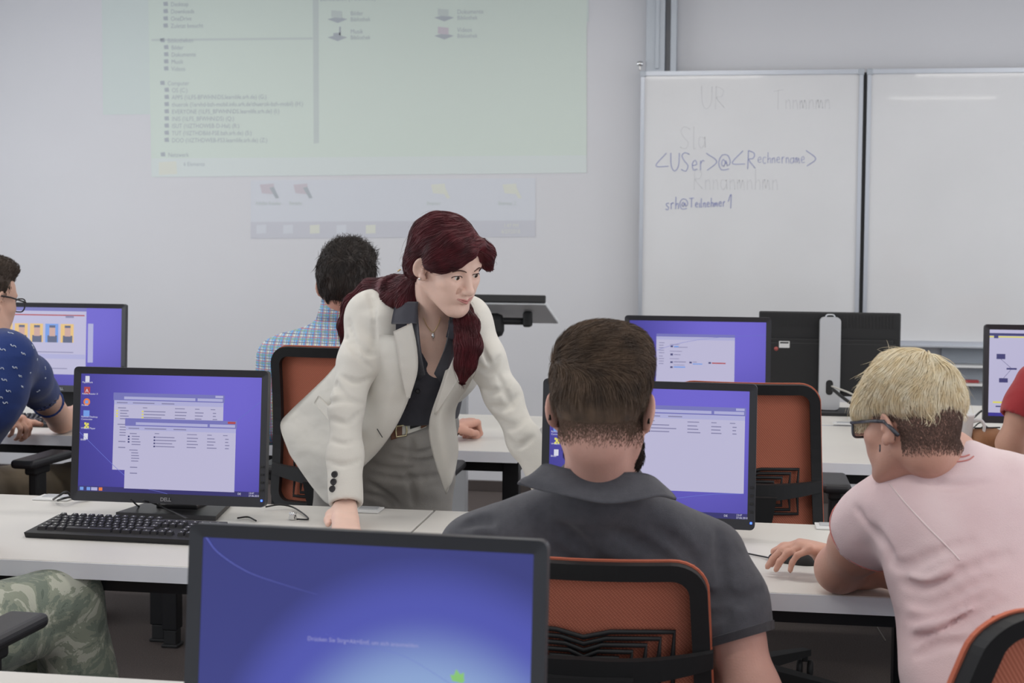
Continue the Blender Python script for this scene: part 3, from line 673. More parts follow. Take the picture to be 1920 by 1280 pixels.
for i, s in enumerate(('OS (C:)', 'APPS (\\\\LFS-BFWHN\\DS.learnlife.srh.de) (G:)', 'thuerok (\\\\srvhd-bzh-mobil.info.srh.de\\thuerok-bzh-mobil) (H:)', 'EVERYONE (\\\\LFS_BFWHN\\DS.learnlife.srh.de) (I:)', 'INIS (\\\\LFS_BFWHN\\DS) (Q:)', 'ISUT (\\\\IZTHOWEB-D-HaI) (R:)', 'TUT (\\\\IZTHDBild-FSE.bzh.srh.de) (S:)', 'DOO (\\\\IZTHDWEB-FS3.learnlife.srh.de) (Z:)')): row(s, 322, 168 + i * 13.4)
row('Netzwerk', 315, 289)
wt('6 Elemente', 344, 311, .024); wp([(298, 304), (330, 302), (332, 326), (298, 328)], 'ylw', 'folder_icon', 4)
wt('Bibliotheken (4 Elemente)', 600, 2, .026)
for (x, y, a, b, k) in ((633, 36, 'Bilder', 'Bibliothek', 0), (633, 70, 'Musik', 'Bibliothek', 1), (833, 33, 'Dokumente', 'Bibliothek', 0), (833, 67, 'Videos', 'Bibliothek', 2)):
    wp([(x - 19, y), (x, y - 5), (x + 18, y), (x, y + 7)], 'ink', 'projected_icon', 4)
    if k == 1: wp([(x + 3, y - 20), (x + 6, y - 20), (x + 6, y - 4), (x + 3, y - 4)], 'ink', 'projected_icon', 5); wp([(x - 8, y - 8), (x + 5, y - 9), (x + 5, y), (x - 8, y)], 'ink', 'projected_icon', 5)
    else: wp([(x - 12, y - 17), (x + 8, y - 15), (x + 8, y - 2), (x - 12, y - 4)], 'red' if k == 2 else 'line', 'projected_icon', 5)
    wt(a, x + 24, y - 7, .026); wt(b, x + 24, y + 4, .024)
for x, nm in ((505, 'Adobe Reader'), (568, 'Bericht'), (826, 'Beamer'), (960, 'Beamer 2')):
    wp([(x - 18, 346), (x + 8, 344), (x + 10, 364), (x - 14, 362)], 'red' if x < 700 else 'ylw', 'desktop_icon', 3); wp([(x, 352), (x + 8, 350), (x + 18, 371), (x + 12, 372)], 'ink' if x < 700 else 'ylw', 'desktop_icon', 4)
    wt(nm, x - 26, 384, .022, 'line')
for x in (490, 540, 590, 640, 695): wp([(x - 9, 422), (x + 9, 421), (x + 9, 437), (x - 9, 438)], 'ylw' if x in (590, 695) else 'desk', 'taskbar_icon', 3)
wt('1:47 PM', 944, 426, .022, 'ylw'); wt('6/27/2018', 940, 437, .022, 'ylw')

# ------------------------------------------------------------------ lectern
q = at(862, 900, Y=6.35); t = thing('lectern', 'height-adjustable lectern with tilted grey tray on a silver pole', 'lectern', (q.x, 6.35, 0))
MB().box((0, 0, .57), (.068, .062, 1.1), .006).build('pole', M['silver'], t)
MB().box((0, 0, .012), (.6, .5, .022), .006).build('base_plate', M['silver'], t)
tz = at(970, 568, Y=6.2).z; x1 = at(1020, 568, Y=6.15).x - q.x
tr = MB(); Rt = Matrix.Rotation(math.radians(-13), 3, 'X')
tr.box((x1 - .42, .10, tz - .055), (.84, .5, .018), .004, Rt).build('tray', mat('tray_grey', (226, 228, 230), .5), t)
MB().box((x1 - .42, -.145, tz + .018), (.84, .02, .034), .004, Rt).build('tray_lip', M['plast2'], t)
MB().tube([(x1 - .75, .0, tz - .09), (x1 - .08, .0, tz - .09)], .016, 10).build('tilt_bar', M['plast2'], t)
MB().box((x1 - .10, .0, tz - .08), (.04, .05, .07), .01).box((x1 - .36, 0, tz - .08), (.03, .04, .06), .01).build('tilt_bracket', M['plast2'], t)
MB().box((.08, .0, tz - .11), (.24, .08, .11), .03).build('tilt_hinge', M['plast2'], t)
kz = at(870, 704, Y=6.3).z
mb = MB().lathe([(.028, 0), (.034, .01), (.034, .03), (.026, .04)], n=18); me = mb.mesh(); me.transform(Matrix.Rotation(PI / 2, 4, 'X')); o = link('height_knob', me, M['plast2'], t); o.location = (.02, -.03, kz)

# ------------------------------------------------------------------ small things on the desks
def cable(pts, label, m='cable', r=.0022, name='cable'):
    o = MB().tube(bez(pts, 30), r, 6).build(name, M[m]); tag(o, label, 'cable'); return o
q = at(1801, 846, z=DZ); t = thing('mug', 'white mug with green leaf print beside the leather pencil case', 'mug', (q.x, q.y, DZ), 0)
mg = MB().lathe([(.027, 0), (.03, .003), (.041, .115), (.0435, .118), (.0435, .126), (.040, .127), (.038, .115), (.027, .006), (0.001, .006)], n=36, cap=False); mg.build('cup', M['white'], t)
MB().tube(bez([(.037, 0, .1), (.062, 0, .105), (.074, 0, .085), (.066, 0, .055), (.036, 0, .04)], 20), .0055, 8).build('handle', M['white'], t)
def decal(pts, m, name, r0=.0335):
    mb = MB(); vs = []
    for a, z in pts:
        r = .03 + (z - .003) / .112 * .011 + .0006; an = math.radians(a); vs.append((r * math.cos(an), r * math.sin(an), z))
    mb.add(vs, [tuple(range(len(vs)))]); mb.build(name, m, t)
gl = mat('print_green', (110, 190, 70), .5); bl = mat('print_black', (50, 50, 50), .5); rd = mat('print_red', (190, 40, 60), .5)
decal([(-128, .03), (-118, .018), (-95, .02), (-78, .044), (-100, .046), (-120, .042)], bl, 'printed_leaf')
decal([(-124, .031), (-116, .022), (-97, .024), (-84, .042), (-102, .042), (-118, .039)], gl, 'printed_leaf'); t.children[-1].scale = (1.012, 1.012, 1)
decal([(-135, .055), (-120, .05), (-108, .062), (-100, .072), (-118, .066), (-130, .07)], bl, 'printed_stem'); decal([(-130, .075), (-118, .068), (-112, .08), (-120, .09), (-130, .086)], rd, 'printed_flower'); decal([(-60, .03), (-48, .026), (-46, .05), (-58, .052)], rd, 'printed_flower')
q = at(1850, 848, z=DZ); t = thing('pencil_case', 'brown leather roll pencil case on the front row desk right of the mug', 'pencil case', (q.x, q.y + .03, DZ), math.radians(18))
lea = mat('leather_brown', (168, 122, 88), .6, bump=.5, bscale=60, var=.12, vscale=20)
pcm = MB().lathe([(.002, -.055), (.03, -.052), (.038, -.03), (.036, 0), (.04, .03), (.03, .052), (.002, .055)], n=20, cap=False); me = pcm.mesh(); me.transform(Matrix.Rotation(PI / 2, 4, 'Y')); o = link('pouch', me, lea, t); o.location = (0, 0, .04)
MB().tube([(-.045, -.012, .079), (.045, -.012, .08)], .0025, 6).build('zip', M['plast2'], t)
# desk cable lids
def lid(label, px, py, w=.09, open_=False):
    q = at(px, py, z=DZ); t = thing('cable_port', label, 'cable port', (q.x, q.y, DZ)); MB().box((0, 0, .002), (w, .07, .004), .0015).build('lid_frame', M['white'], t)
    MB().box((0, .01, .005), (w * .7, .035, .003), .001).build('lid', M['silver'], t)
lid('white cable port plate in the desk left of the left monitor', 104, 934, .1); lid('small metal cable port beside the wrist of the woman in the cream blazer', 690, 957, .07)
lid('pale cable port plate behind the computer mouse on the middle row desk', 1556, 988, .07); lid('pale cable port plate in the front row desk left of the blond head', 1587, 795, .1)
c = lambda x, y, h=.004: tuple(at(x, y, z=DZ + h))
cable([c(100, 936, .006), c(112, 928, .03), c(125, 922, .03), c(140, 934, .01), c(180, 930)], 'black cable rising from the port at the left monitor', r=.003)
cable([c(108, 938, .006), c(120, 934, .02), c(135, 932, .015), c(165, 936)], 'second black cable beside the port at the left monitor', r=.003)
cable([c(245, 936, .06), c(262, 950, .01), c(285, 955), c(298, 945, .02), c(292, 937, .04)], 'looped black cable in front of the left monitor stand')
cable([c(268, 938, .05), c(290, 944, .03), c(322, 958, .022), c(352, 972, .02)], 'black cable running from the left monitor over the keyboard')
cable([c(498, 950, .01), c(525, 946, .012), c(552, 952, .006), c(578, 972), c(556, 973)], 'thin black cable curling to the metal lock on the desk')
cable([c(445, 971), c(465, 969), c(480, 976)], 'short black cable end right of the left monitor stand')
q = at(549, 974, z=DZ); o = MB().lathe([(.009, 0), (.011, .004), (.008, .012), (.01, .017), (.004, .02)], (q.x, q.y, DZ), 16).build('cable_lock', M['chrome'], None); tag(o, 'small shiny metal cable lock lying on the desk', 'cable lock')
cable([at(1295, 1137, Y=3.2) , at(1330, 1150, Y=3.2), at(1480, 1152, Y=3.25), at(1600, 1140, Y=3.3), at(1660, 1132, Y=3.4)], 'black cable hanging below the right middle row desk', r=.003)
cable([at(1633, 1135, Y=3.3), at(1636, 1160, Y=3.3), at(1650, 1185, Y=3.3), at(1660, 1200, Y=3.35)], 'grey cable dropping beside the desk leg', 'cablew', r=.002)
cable([at(1562, 730, Y=5.72), at(1590, 752, Y=5.5), at(1630, 775, Y=5.3), at(1655, 790, z=DZ + .004)], 'black cable bundle hanging out of the silver monitor column', r=.007)
cable([at(1560, 724, Y=5.72), at(1600, 740, Y=5.5), at(1640, 768, Y=5.3), at(1665, 785, z=DZ + .003)], 'grey cable hanging out of the silver monitor column', 'cablew', r=.004)
for i, (x, y) in enumerate(((1842, 768), (1838, 790), (1846, 796))): cable([at(x + 14, y - 6 + 20, z=DZ + .02), at(x, y + 2, z=DZ + .03), at(x - 22, y + 18, z=DZ + .004), at(x - 60, y + 24, z=DZ + .004)], ('thick black cable', 'thin black cable', 'lowest black cable')[i] + ' between the mug and the right edge monitor', r=(.004, .0025, .002)[i])
cable([at(50, 822, Y=4.64), at(58, 832, Y=4.66), at(75, 838, Y=4.7), at(95, 837, Y=4.8)], 'thin black cable under the far left desk edge', r=.0018)
cable([at(15, 742, z=DZ + .01), at(40, 745, z=DZ + .006), at(60, 748, z=DZ + .004), at(70, 752, z=DZ + .004)], 'black cable behind the far left keyboard', r=.002)
# computer mouse under the hand in the pink shirt's corner
q = at(1487, 1052, z=DZ); t = thing('computer_mouse', 'black computer mouse under the hand of the person in pink', 'computer mouse', (q.x, q.y, DZ), math.radians(62))
me = bpy.data.meshes.new('mouse'); bm = bmesh.new(); bmesh.ops.create_uvsphere(bm, u_segments=28, v_segments=18, radius=1)
for v in bm.verts:
    x, y, z = v.co; w = .031 + .004 * y * y; v.co = (x * w, y * .058, max(0, z) * (.036 + .006 * (-y)) * (1 - .25 * max(0, y)) if z > 0 else z * .0015)
for f in bm.faces: f.smooth = True
bm.to_mesh(me); bm.free(); link('mouse_shell', me, M['plast2'], t)
MB().tube([(0, .018, .0345), (0, .034, .0285)], .0035, 8).build('scroll_wheel', M['plast'], t)
a = at(1447, 1047, z=DZ + .008); cable([a, at(1435, 1044, z=DZ + .004), at(1420, 1041, z=DZ + .003), at(1395, 1036, z=DZ + .003)], 'black mouse cable on the desk left of the mouse', r=.0018)

# ------------------------------------------------------------------ soft-blended solids (for bodies, clothes, hair)
def V(*a): return np.array(a if len(a) > 1 else a[0], float)
def nrm(v): v = np.asarray(v, float); return v / (np.linalg.norm(v) + 1e-12)
def eul(x=0, y=0, z=0): return np.array(Matrix.Rotation(math.radians(z), 3, 'Z') @ Matrix.Rotation(math.radians(y), 3, 'Y') @ Matrix.Rotation(math.radians(x), 3, 'X'))
class Solid:
    def __init__(s): s.ops = []; s.R = np.eye(3); s.T = np.zeros(3); s.S = 1.
    def frame(s, T=(0, 0, 0), R=None, S=1.): s.T = V(T); s.R = np.eye(3) if R is None else np.array(R); s.S = S; return s
    def w(s, p): return s.R @ (V(p) * s.S) + s.T
    def ell(s, c, r, rot=None, k=.02, sub=False, off=0.):
        r = V(r) if hasattr(r, '__len__') else V(r, r, r)
        A = s.R if rot is None else s.R @ rot
        s.ops.append(('e', s.w(c), r * s.S + off, A, k * s.S, sub)); return s
    def cap(s, a, b, r1, r2=None, k=.02, flat=None, sub=False):
        r2 = r1 if r2 is None else r2
        f = None if flat is None else (s.R @ nrm(flat[0]), flat[1])
        s.ops.append(('c', s.w(a), s.w(b), r1 * s.S, r2 * s.S, k * s.S, f, sub)); return s
    def chain(s, pts, rs, k=.02, flat=None, sub=False):
        for i in range(len(pts) - 1): s.cap(pts[i], pts[i + 1], rs[i], rs[i + 1], k, flat, sub)
        return s
    def box(s, c, h, rot=None, rad=.01, k=.01, sub=False):
        A = s.R if rot is None else s.R @ rot
        s.ops.append(('b', s.w(c), V(h) * s.S, A, rad, k * s.S, sub)); return s
    def cut(s, p, n, k=.003):
        """keep the side n points away from"""
        s.ops.append(('p', s.w(p), s.R @ nrm(n), k)); return s
    def noise(s, amp, sc, stretch=(1, 1, 1), seed=0, zone=None): s.ops.append(('n', amp, sc, V(stretch), seed, zone)); return s
    def d(s, P, op):
        t = op[0]
        if t == 'e':
            q = (P - op[1]) @ op[3]; k0 = np.linalg.norm(q / op[2], axis=-1); k1 = np.linalg.norm(q / (op[2] ** 2), axis=-1)
            return k0 * (k0 - 1) / (k1 + 1e-9)
        if t == 'c':
            a, b, r1, r2, f = op[1], op[2], op[3], op[4], op[6]
            q = P - a; ab = b - a; sc = 1.
            if f is not None:
                n, g = f; q = q + (1 / g - 1) * (q @ n)[..., None] * n; ab = ab + (1 / g - 1) * (ab @ n) * n; sc = g if g < 1 else 1.
            h = np.clip((q @ ab) / (ab @ ab + 1e-12), 0, 1)
            return (np.linalg.norm(q - h[..., None] * ab, axis=-1) - (r1 + (r2 - r1) * h)) * (sc ** .5)
        if t == 'b':
            q = np.abs((P - op[1]) @ op[3]) - op[2] + op[4]
            return np.linalg.norm(np.maximum(q, 0), axis=-1) + np.minimum(q.max(-1), 0) - op[4]
    def bounds(s, op):
        t = op[0]
        if t == 'e': e = np.abs(op[3]) @ op[2]; return op[1] - e, op[1] + e
        if t == 'c':
            r = max(op[3], op[4]); 
            if op[6] is not None and op[6][1] > 1: r *= op[6][1]
            return np.minimum(op[1], op[2]) - r, np.maximum(op[1], op[2]) + r
        if t == 'b': e = np.abs(op[3]) @ op[2]; return op[1] - e, op[1] + e
    @staticmethod
    def comb(D, d, k, sub):
        if sub:
            h = np.clip(.5 - .5 * (D + d) / k, 0, 1); return D + (-d - D) * h + k * h * (1 - h)
        h = np.clip(.5 + .5 * (D - d) / k, 0, 1); return D + (d - D) * h - k * h * (1 - h)
    def nz(s, P, op):
        _, amp, sc, st, seed, zone = op; r = np.random.default_rng(seed); o = np.zeros(P.shape[:-1]); Q = P * st * sc; 
        ph = Q + .8 * np.sin(Q[..., [1, 2, 0]] * 1.3 + seed)
        for i in range(4):
            dv = nrm(r.normal(size=3)); f = 1.6 ** i; o += np.sin((ph @ dv) * f + r.uniform(0, 6)) / f
        o *= amp / 2
        if zone is not None: o *= np.clip(1 - np.linalg.norm(P - V(zone[0]), axis=-1) / zone[1], 0, 1)
        return o
    def eval(s, P):
        P = np.asarray(P, float); D = np.full(P.shape[:-1], 1.)
        for op in s.ops:
            if op[0] == 'p':
                d = (P - op[1]) @ op[2]; k = op[3]; h = np.clip(.5 - .5 * (D - d) / k, 0, 1); D = D + (d - D) * h + k * h * (1 - h)
            elif op[0] == 'n': D = D + s.nz(P, op)
            else: D = s.comb(D, s.d(P, op), op[-3] if op[0] == 'c' else op[-2], op[-1])
        return D
    def grid(s, h, lo=None, hi=None, pad=.01):
        B = [s.bounds(o) for o in s.ops if o[0] in 'ecb' and not o[-1]]
        l = np.min([b[0] for b in B], 0) - pad; u = np.max([b[1] for b in B], 0) + pad
        if lo is not None: l = np.maximum(l, lo)
        if hi is not None: u = np.minimum(u, hi)
        n = np.maximum(np.ceil((u - l) / h).astype(int) + 1, 2)
        ax = [l[i] + h * np.arange(n[i]) for i in range(3)]
        D = np.full(n, 1., dtype=np.float64)
        for op in s.ops:
            if op[0] in 'pn':
                for i0 in range(0, n[0], 24):
                    G = np.stack(np.meshgrid(ax[0][i0:i0 + 24], ax[1], ax[2], indexing='ij'), -1); sl = slice(i0, i0 + 24)
                    if op[0] == 'p':
                        d = (G - op[1]) @ op[2]; k = op[3]; Dv = D[sl]; hh = np.clip(.5 - .5 * (Dv - d) / k, 0, 1); D[sl] = Dv + (d - Dv) * hh + k * hh * (1 - hh)
                    else: D[sl] = D[sl] + s.nz(G, op) * (np.abs(D[sl]) < .9)
                continue
            k = op[-3] if op[0] == 'c' else op[-2]; b0, b1 = s.bounds(op); m = k + 3 * h
            i0 = np.clip(np.floor((b0 - m - l) / h).astype(int), 0, n); i1 = np.clip(np.ceil((b1 + m - l) / h).astype(int) + 1, 0, n)
            if (i1 <= i0).any(): continue
            sl = tuple(slice(i0[i], i1[i]) for i in range(3))
            G = np.stack(np.meshgrid(ax[0][sl[0]], ax[1][sl[1]], ax[2][sl[2]], indexing='ij'), -1)
            D[sl] = s.comb(D[sl], s.d(G, op), k, op[-1])
        return D, l, h
    def surf(s, h, lo=None, hi=None, iso=0., closed=True):
        D, l, h = s.grid(h, lo, hi); D = D - iso
        return nets(D, l, h)
    def grad(s, P, e=.002):
        g = np.stack([s.eval(P + V(*(e if i == j else 0 for j in range(3)))) - s.eval(P - V(*(e if i == j else 0 for j in range(3)))) for i in range(3)], -1)
        return g / (np.linalg.norm(g, axis=-1, keepdims=True) + 1e-9)
    def snap(s, P, off=0., it=4):
        P = np.array(P, float)
        for _ in range(it): P = P - s.grad(P) * (s.eval(P) - off)[..., None]
        return P
def cast(sol, pts, off=0., t0=1.2):
    """where the lines of sight through the given pixels meet a solid"""
    D = np.array([tuple((at(x, y, d=1.) - Vector((0, 0, EYE))).normalized()) for x, y in pts]); O = V(0, 0, EYE); t = np.full(len(D), t0)
    for _ in range(90): t += .8 * np.clip(sol.eval(O + D * t[:, None]) - off, -.05, .5)
    P_ = O + D * t[:, None]; bad = t > 7
    if bad.any() and (~bad).any(): P_[bad] = P_[~bad][0]
    return P_
def folds(sol, base, L, k=.012):
    """creases pressed into a cloth surface"""
    for pts, r, *sg in L:
        q = cast(base, [tuple(p)[:2] for p in bez([(x, y, 0) for x, y in pts], 9)]); n = len(q); sub = not sg
        for i in range(n - 1):
            ra, rb = (r * (.35 + .65 * math.sin(PI * (i + j) / (n - 1))) for j in (0, 1)); o_ = base.grad(q[i:i + 2]) * (.3 * r if sub else -.3 * r)
            sol.cap(q[i] + o_[0], q[i + 1] + o_[1], ra, rb, k=k, sub=sub)
def nets(D, l, h):
    """surface through the zero level of a sampled field"""
    S_ = D < 0; c = S_[:-1, :-1, :-1].astype(np.int8).copy(); tot = np.zeros(c.shape, np.int8)
    for dx in (0, 1):
        for dy in (0, 1):
            for dz in (0, 1): tot += S_[dx:D.shape[0] - 1 + dx, dy:D.shape[1] - 1 + dy, dz:D.shape[2] - 1 + dz]
    act = (tot > 0) & (tot < 8); idx = np.full(act.shape, -1, np.int64); I = np.argwhere(act); idx[act] = np.arange(len(I))
    pos = np.zeros((len(I), 3)); cnt = np.zeros(len(I))
    off = [(a, b, c_) for a in (0, 1) for b in (0, 1) for c_ in (0, 1)]
    for a in off:
        for ax in range(3):
            if a[ax] == 1: continue
            b = list(a); b[ax] = 1; b = tuple(b)
            da = D[I[:, 0] + a[0], I[:, 1] + a[1], I[:, 2] + a[2]]; db = D[I[:, 0] + b[0], I[:, 1] + b[1], I[:, 2] + b[2]]
            m = (da < 0) != (db < 0); t = np.where(m, da / np.where(np.abs(da - db) < 1e-12, 1, da - db), 0)
            p = np.tile(np.array(a, float), (len(I), 1)); p[:, ax] += t
            pos[m] += p[m]; cnt[m] += 1
    v = (I + pos / cnt[:, None]) * h + l
    F_ = []
    for ax in range(3):
        u, w = (ax + 1) % 3, (ax + 2) % 3
        a = S_; sl0 = [slice(None)] * 3; sl1 = [slice(None)] * 3; sl0[ax] = slice(0, -1); sl1[ax] = slice(1, None)
        E = S_[tuple(sl0)] != S_[tuple(sl1)]; Q = np.argwhere(E)
        Q = Q[(Q[:, u] > 0) & (Q[:, w] > 0) & (Q[:, u] < D.shape[u] - 1) & (Q[:, w] < D.shape[w] - 1)]
        if not len(Q): continue
        def g(du, dw): q = Q.copy(); q[:, u] -= du; q[:, w] -= dw; return idx[q[:, 0], q[:, 1], q[:, 2]]
        f = np.stack([g(1, 1), g(0, 1), g(0, 0), g(1, 0)], 1)
        flip = ~S_[Q[:, 0], Q[:, 1], Q[:, 2]]; f[flip] = f[flip][:, ::-1]
        F_.append(f)
    return v, np.concatenate(F_)
def np_mesh(name, v, f, smooth=True):
    me = bpy.data.meshes.new(name); f = np.asarray(f); n = f.shape[1]
    me.vertices.add(len(v)); me.vertices.foreach_set('co', np.asarray(v, np.float32).ravel())
    me.loops.add(f.size); me.loops.foreach_set('vertex_index', f.ravel().astype(np.int32))
    me.polygons.add(len(f)); me.polygons.foreach_set('loop_start', np.arange(0, f.size, n, dtype=np.int32))
    me.update(calc_edges=True); me.validate()
    if smooth: me.polygons.foreach_set('use_smooth', [True] * len(me.polygons))
    me.update(); return me
class Person:
    def __init__(s, label, base): s.t = thing('person', label, 'person', base, 0); s.b = V(base)
    def part(s, name, vf, m, zone=None):
        v, f = vf; me = np_mesh(name, v - s.b, f); o = link(name, me, m, s.t)
        if zone is not None:
            c = v[f].mean(1); me.polygons.foreach_set('material_index', zone(c).astype(np.int32)); me.update()
        return o
    def mb(s, name, mb, m):
        mb.v = [tuple(V(*v) - s.b) for v in mb.v]; return mb.build(name, m, s.t)
def merge(*a):
    v = []; f = []; n = 0
    for vv, ff in a: v.append(vv); f.append(ff + n); n += len(vv)
    return np.concatenate(v), np.concatenate(f)
def strands(paths, r0, r1=None, n=3):
    """paths (N,K,3) -> thin tapered tubes"""
    P = np.asarray(paths, float); N, K, _ = P.shape
    T_ = np.gradient(P, axis=1); T_ /= np.linalg.norm(T_, axis=-1, keepdims=True) + 1e-9
    ref = rng.normal(size=(N, 1, 3)); U = np.cross(T_, ref); U /= np.linalg.norm(U, axis=-1, keepdims=True) + 1e-9; W = np.cross(T_, U)
    t = np.linspace(0, 1, K)[None, :, None]; r = (r0 * (1 - t ** 2) + (r1 if r1 else .15 * r0) * t ** 2)
    vs = np.stack([P + r * (math.cos(2 * PI * k / n) * U + math.sin(2 * PI * k / n) * W) for k in range(n)], 2).reshape(-1, 3)
    i = np.arange(N)[:, None, None] * K * n; j = np.arange(K - 1)[None, :, None] * n; k = np.arange(n)[None, None, :]; k2 = (k + 1) % n
    f = np.stack([i + j + k, i + j + k2, i + j + n + k2, i + j + n + k], -1).reshape(-1, 4)
    return vs, f
def sample(v, f, n, keep=None):
    c = v[f]; a = np.linalg.norm(np.cross(c[:, 1] - c[:, 0], c[:, 2] - c[:, 0]), axis=1) + 1e-12
    if keep is not None: a = a * keep(c.mean(1))
    i = rng.choice(len(f), n, p=a / a.sum()); r = rng.random((n, 2)); q = c[i]
    return (q[:, 0] * (1 - r[:, :1]) + q[:, 1] * r[:, :1]) * (1 - r[:, 1:]) + (q[:, 3] * (1 - r[:, :1]) + q[:, 2] * r[:, :1]) * r[:, 1:]
def grow(sol, roots, dirf, K, step, lift0=.0, lift1=.004, tang=.85, jit=.15):
    """let strands follow a direction field over a solid, rising from lift0 to lift1"""
    P = roots.copy(); out = [P.copy()]; N = len(P); J = rng.normal(size=(N, 3)) * jit; st = step * rng.uniform(.7, 1.2, (N, 1)); l1 = rng.uniform(.3, 1., N) * lift1
    for k in range(1, K):
        d = dirf(P, k / (K - 1)) + J; d /= np.linalg.norm(d, axis=-1, keepdims=True) + 1e-9
        g = sol.grad(P, .003); d = d - tang * g * (d * g).sum(-1, keepdims=True); d /= np.linalg.norm(d, axis=-1, keepdims=True) + 1e-9
        P = P + d * st; tgt = lift0 + (l1 - lift0) * k / (K - 1); e = sol.eval(P); push = np.maximum(tgt - e, 0) + np.minimum(tgt - e, 0) * tang
        P = P + g * push[:, None]; out.append(P.copy())
    return np.stack(out, 1)
def sheet(grid, th, two=True):
    """a cloth panel: rows of points with thickness"""
    G = np.asarray(grid, float); a, b, _ = G.shape
    du = np.gradient(G, axis=0); dv = np.gradient(G, axis=1); N = np.cross(du, dv); N /= np.linalg.norm(N, axis=-1, keepdims=True) + 1e-9
    A = (G + N * th / 2).reshape(-1, 3); B = (G - N * th / 2).reshape(-1, 3); n = a * b; f = []
    for i in range(a - 1):
        for j in range(b - 1):
            q = [i * b + j, i * b + j + 1, (i + 1) * b + j + 1, (i + 1) * b + j]; f.append(q); f.append([x + n for x in q[::-1]])
    for i in range(a - 1):
        for j in (0, b - 1): p, q = i * b + j, (i + 1) * b + j; f.append([p, q, q + n, p + n])
    for j in range(b - 1):
        for i in (0, a - 1): p, q = i * b + j, i * b + j + 1; f.append([p, q, q + n, p + n])
    return np.concatenate([A, B]), np.array(f)
def interp_rows(rows, nu, nv):
    """rows of control polylines -> dense smooth grid"""
    R_ = [np.array([tuple(p) for p in bez(r, nv)]) for r in rows]; L = min(len(r) for r in R_); R_ = [r[:L] for r in R_]
    cols = [np.array([tuple(p) for p in bez([R_[i][j] for i in range(len(R_))], nu)]) if len(R_) > 2 else np.linspace(R_[0][j], R_[1][j], nu) for j in range(L)]
    return np.stack(cols, 1)

# skin, cloth
def skin(name, c, var=.06): return mat(name, c, .5, bump=.12, bscale=260, var=var, vscale=14, spec=.35, sss=.08)
def cloth(name, c, var=.04, bump=.25, bs=500, vs=6, sheen=.2, c2=None, wr=.35, wsc=9.):
    m = mat(name, c, .88, bump=bump, bscale=bs, var=var, vscale=vs, spec=.15, sheen=sheen, c2=c2)
    nt = m.node_tree; b = nt.nodes['Principled BSDF']; bp0 = [n for n in nt.nodes if n.type == 'BUMP'][0]; tc = [n for n in nt.nodes if n.type == 'TEX_COORD'][0]
    n = nt.nodes.new('ShaderNodeTexNoise'); n.inputs['Scale'].default_value = wsc; n.inputs['Detail'].default_value = 1.5; n.inputs['Distortion'].default_value = .2
    mp = nt.nodes.new('ShaderNodeMapping'); mp.inputs['Scale'].default_value = (1, 1, 1.7); mp.inputs['Rotation'].default_value = (.3, .5, 0); nt.links.new(tc.outputs['Object'], mp.inputs[0]); nt.links.new(mp.outputs[0], n.inputs[0])
    bp = nt.nodes.new('ShaderNodeBump'); bp.inputs['Strength'].default_value = wr; bp.inputs['Distance'].default_value = .03; nt.links.new(n.outputs['Fac'], bp.inputs['Height']); nt.links.new(bp0.outputs[0], bp.inputs['Normal']); nt.links.new(bp.outputs[0], b.inputs['Normal'])
    return m

# ------------------------------------------------------------------ a head in its own frame: +y face, +z up, +x the person's right
def head(B, female=False, detail=True, neck=None, ears=True, splay=36):
    B.ell((0, -.018, .035), (.073, .094, .083), k=.02)
    B.ell((0, -.055, .0), (.058, .05, .06), k=.03)
    B.ell((0, .035, .028), (.061, .052, .056), k=.03)
    B.ell((0, .038, -.03), (.054, .05, .062), k=.03)
    B.ell((0, .04, -.072), (.034 if female else .04, .044, .036), k=.03)
    jw = .042 if female else .053
    for s in (-1, 1):
        B.cap((s * jw, -.005, -.045), (s * .022, .068, -.098), .017, .014, k=.03)
        B.ell((s * .039, .057, -.020), (.023, .026, .022), k=.02)
        B.ell((s * .028, .066, -.05), (.018, .02, .022), k=.02)
    B.ell((0, .078, -.1), (.017, .015, .014), k=.02)
    if detail:
        for s in (-1, 1):
            B.cap((s * .014, .084, .022), (s * .046, .072, .024), .008, .007, k=.012)
            B.ell((s * .031, .096, .002), (.017, .018, .0115), k=.014, sub=True)
            B.ell((s * .031, .0705, .001), (.0158, .0165, .0138), k=.006)           # lids over the eyeball
            B.ell((s * .0315, .0905, .0005), (.0150, .0100, .0056), eul(0, -s * 8, 0), k=.002, sub=True)   # the eye opening
        B.cap((0, .082, .014), (0, .106, -.03), .0075, .0105, k=.012)
        B.ell((0, .106, -.033), (.0105, .0095, .0088), k=.008)
        for s in (-1, 1):
            B.ell((s * .0125, .096, -.036), (.0075, .010, .0078), k=.007)
            B.ell((s * .0065, .100, -.043), (.0038, .006, .003), k=.003, sub=True)
            B.cap((s * .022, .088, -.034), (s * .034, .076, -.062), .003, .002, k=.008, sub=True)          # smile fold
        B.ell((0, .083, -.056), (.024, .014, .014), k=.014)
        m = .0 
        for s in (-1, 1):
            B.cap((0, .0975, -.0590), (s * .023, .0845, -.0590), .0034, .0018, k=.006)
            B.cap((0, .0965, -.067), (s * .02, .085, -.0625), .0042, .002, k=.006)
            B.cap((0, .1015, -.0626), (s * .030, .0835, -.0550), .0012, .0018, k=.002, sub=True)
    if ears:
        for s in (-1, 1):
            R_ = eul(-12, s * 12, s * splay)
            B.ell((s * .078, -.014, -.004), (.0065, .0195, .032), R_, k=.005)
            B.ell((s * .0855, -.009, .002), (.006, .0115, .022), R_, k=.004, sub=True)
            B.ell((s * .0745, -.003, -.028), (.006, .010, .011), R_, k=.006)
            B.ell((s * .079, -.001, -.006), (.003, .005, .006), R_, k=.003)
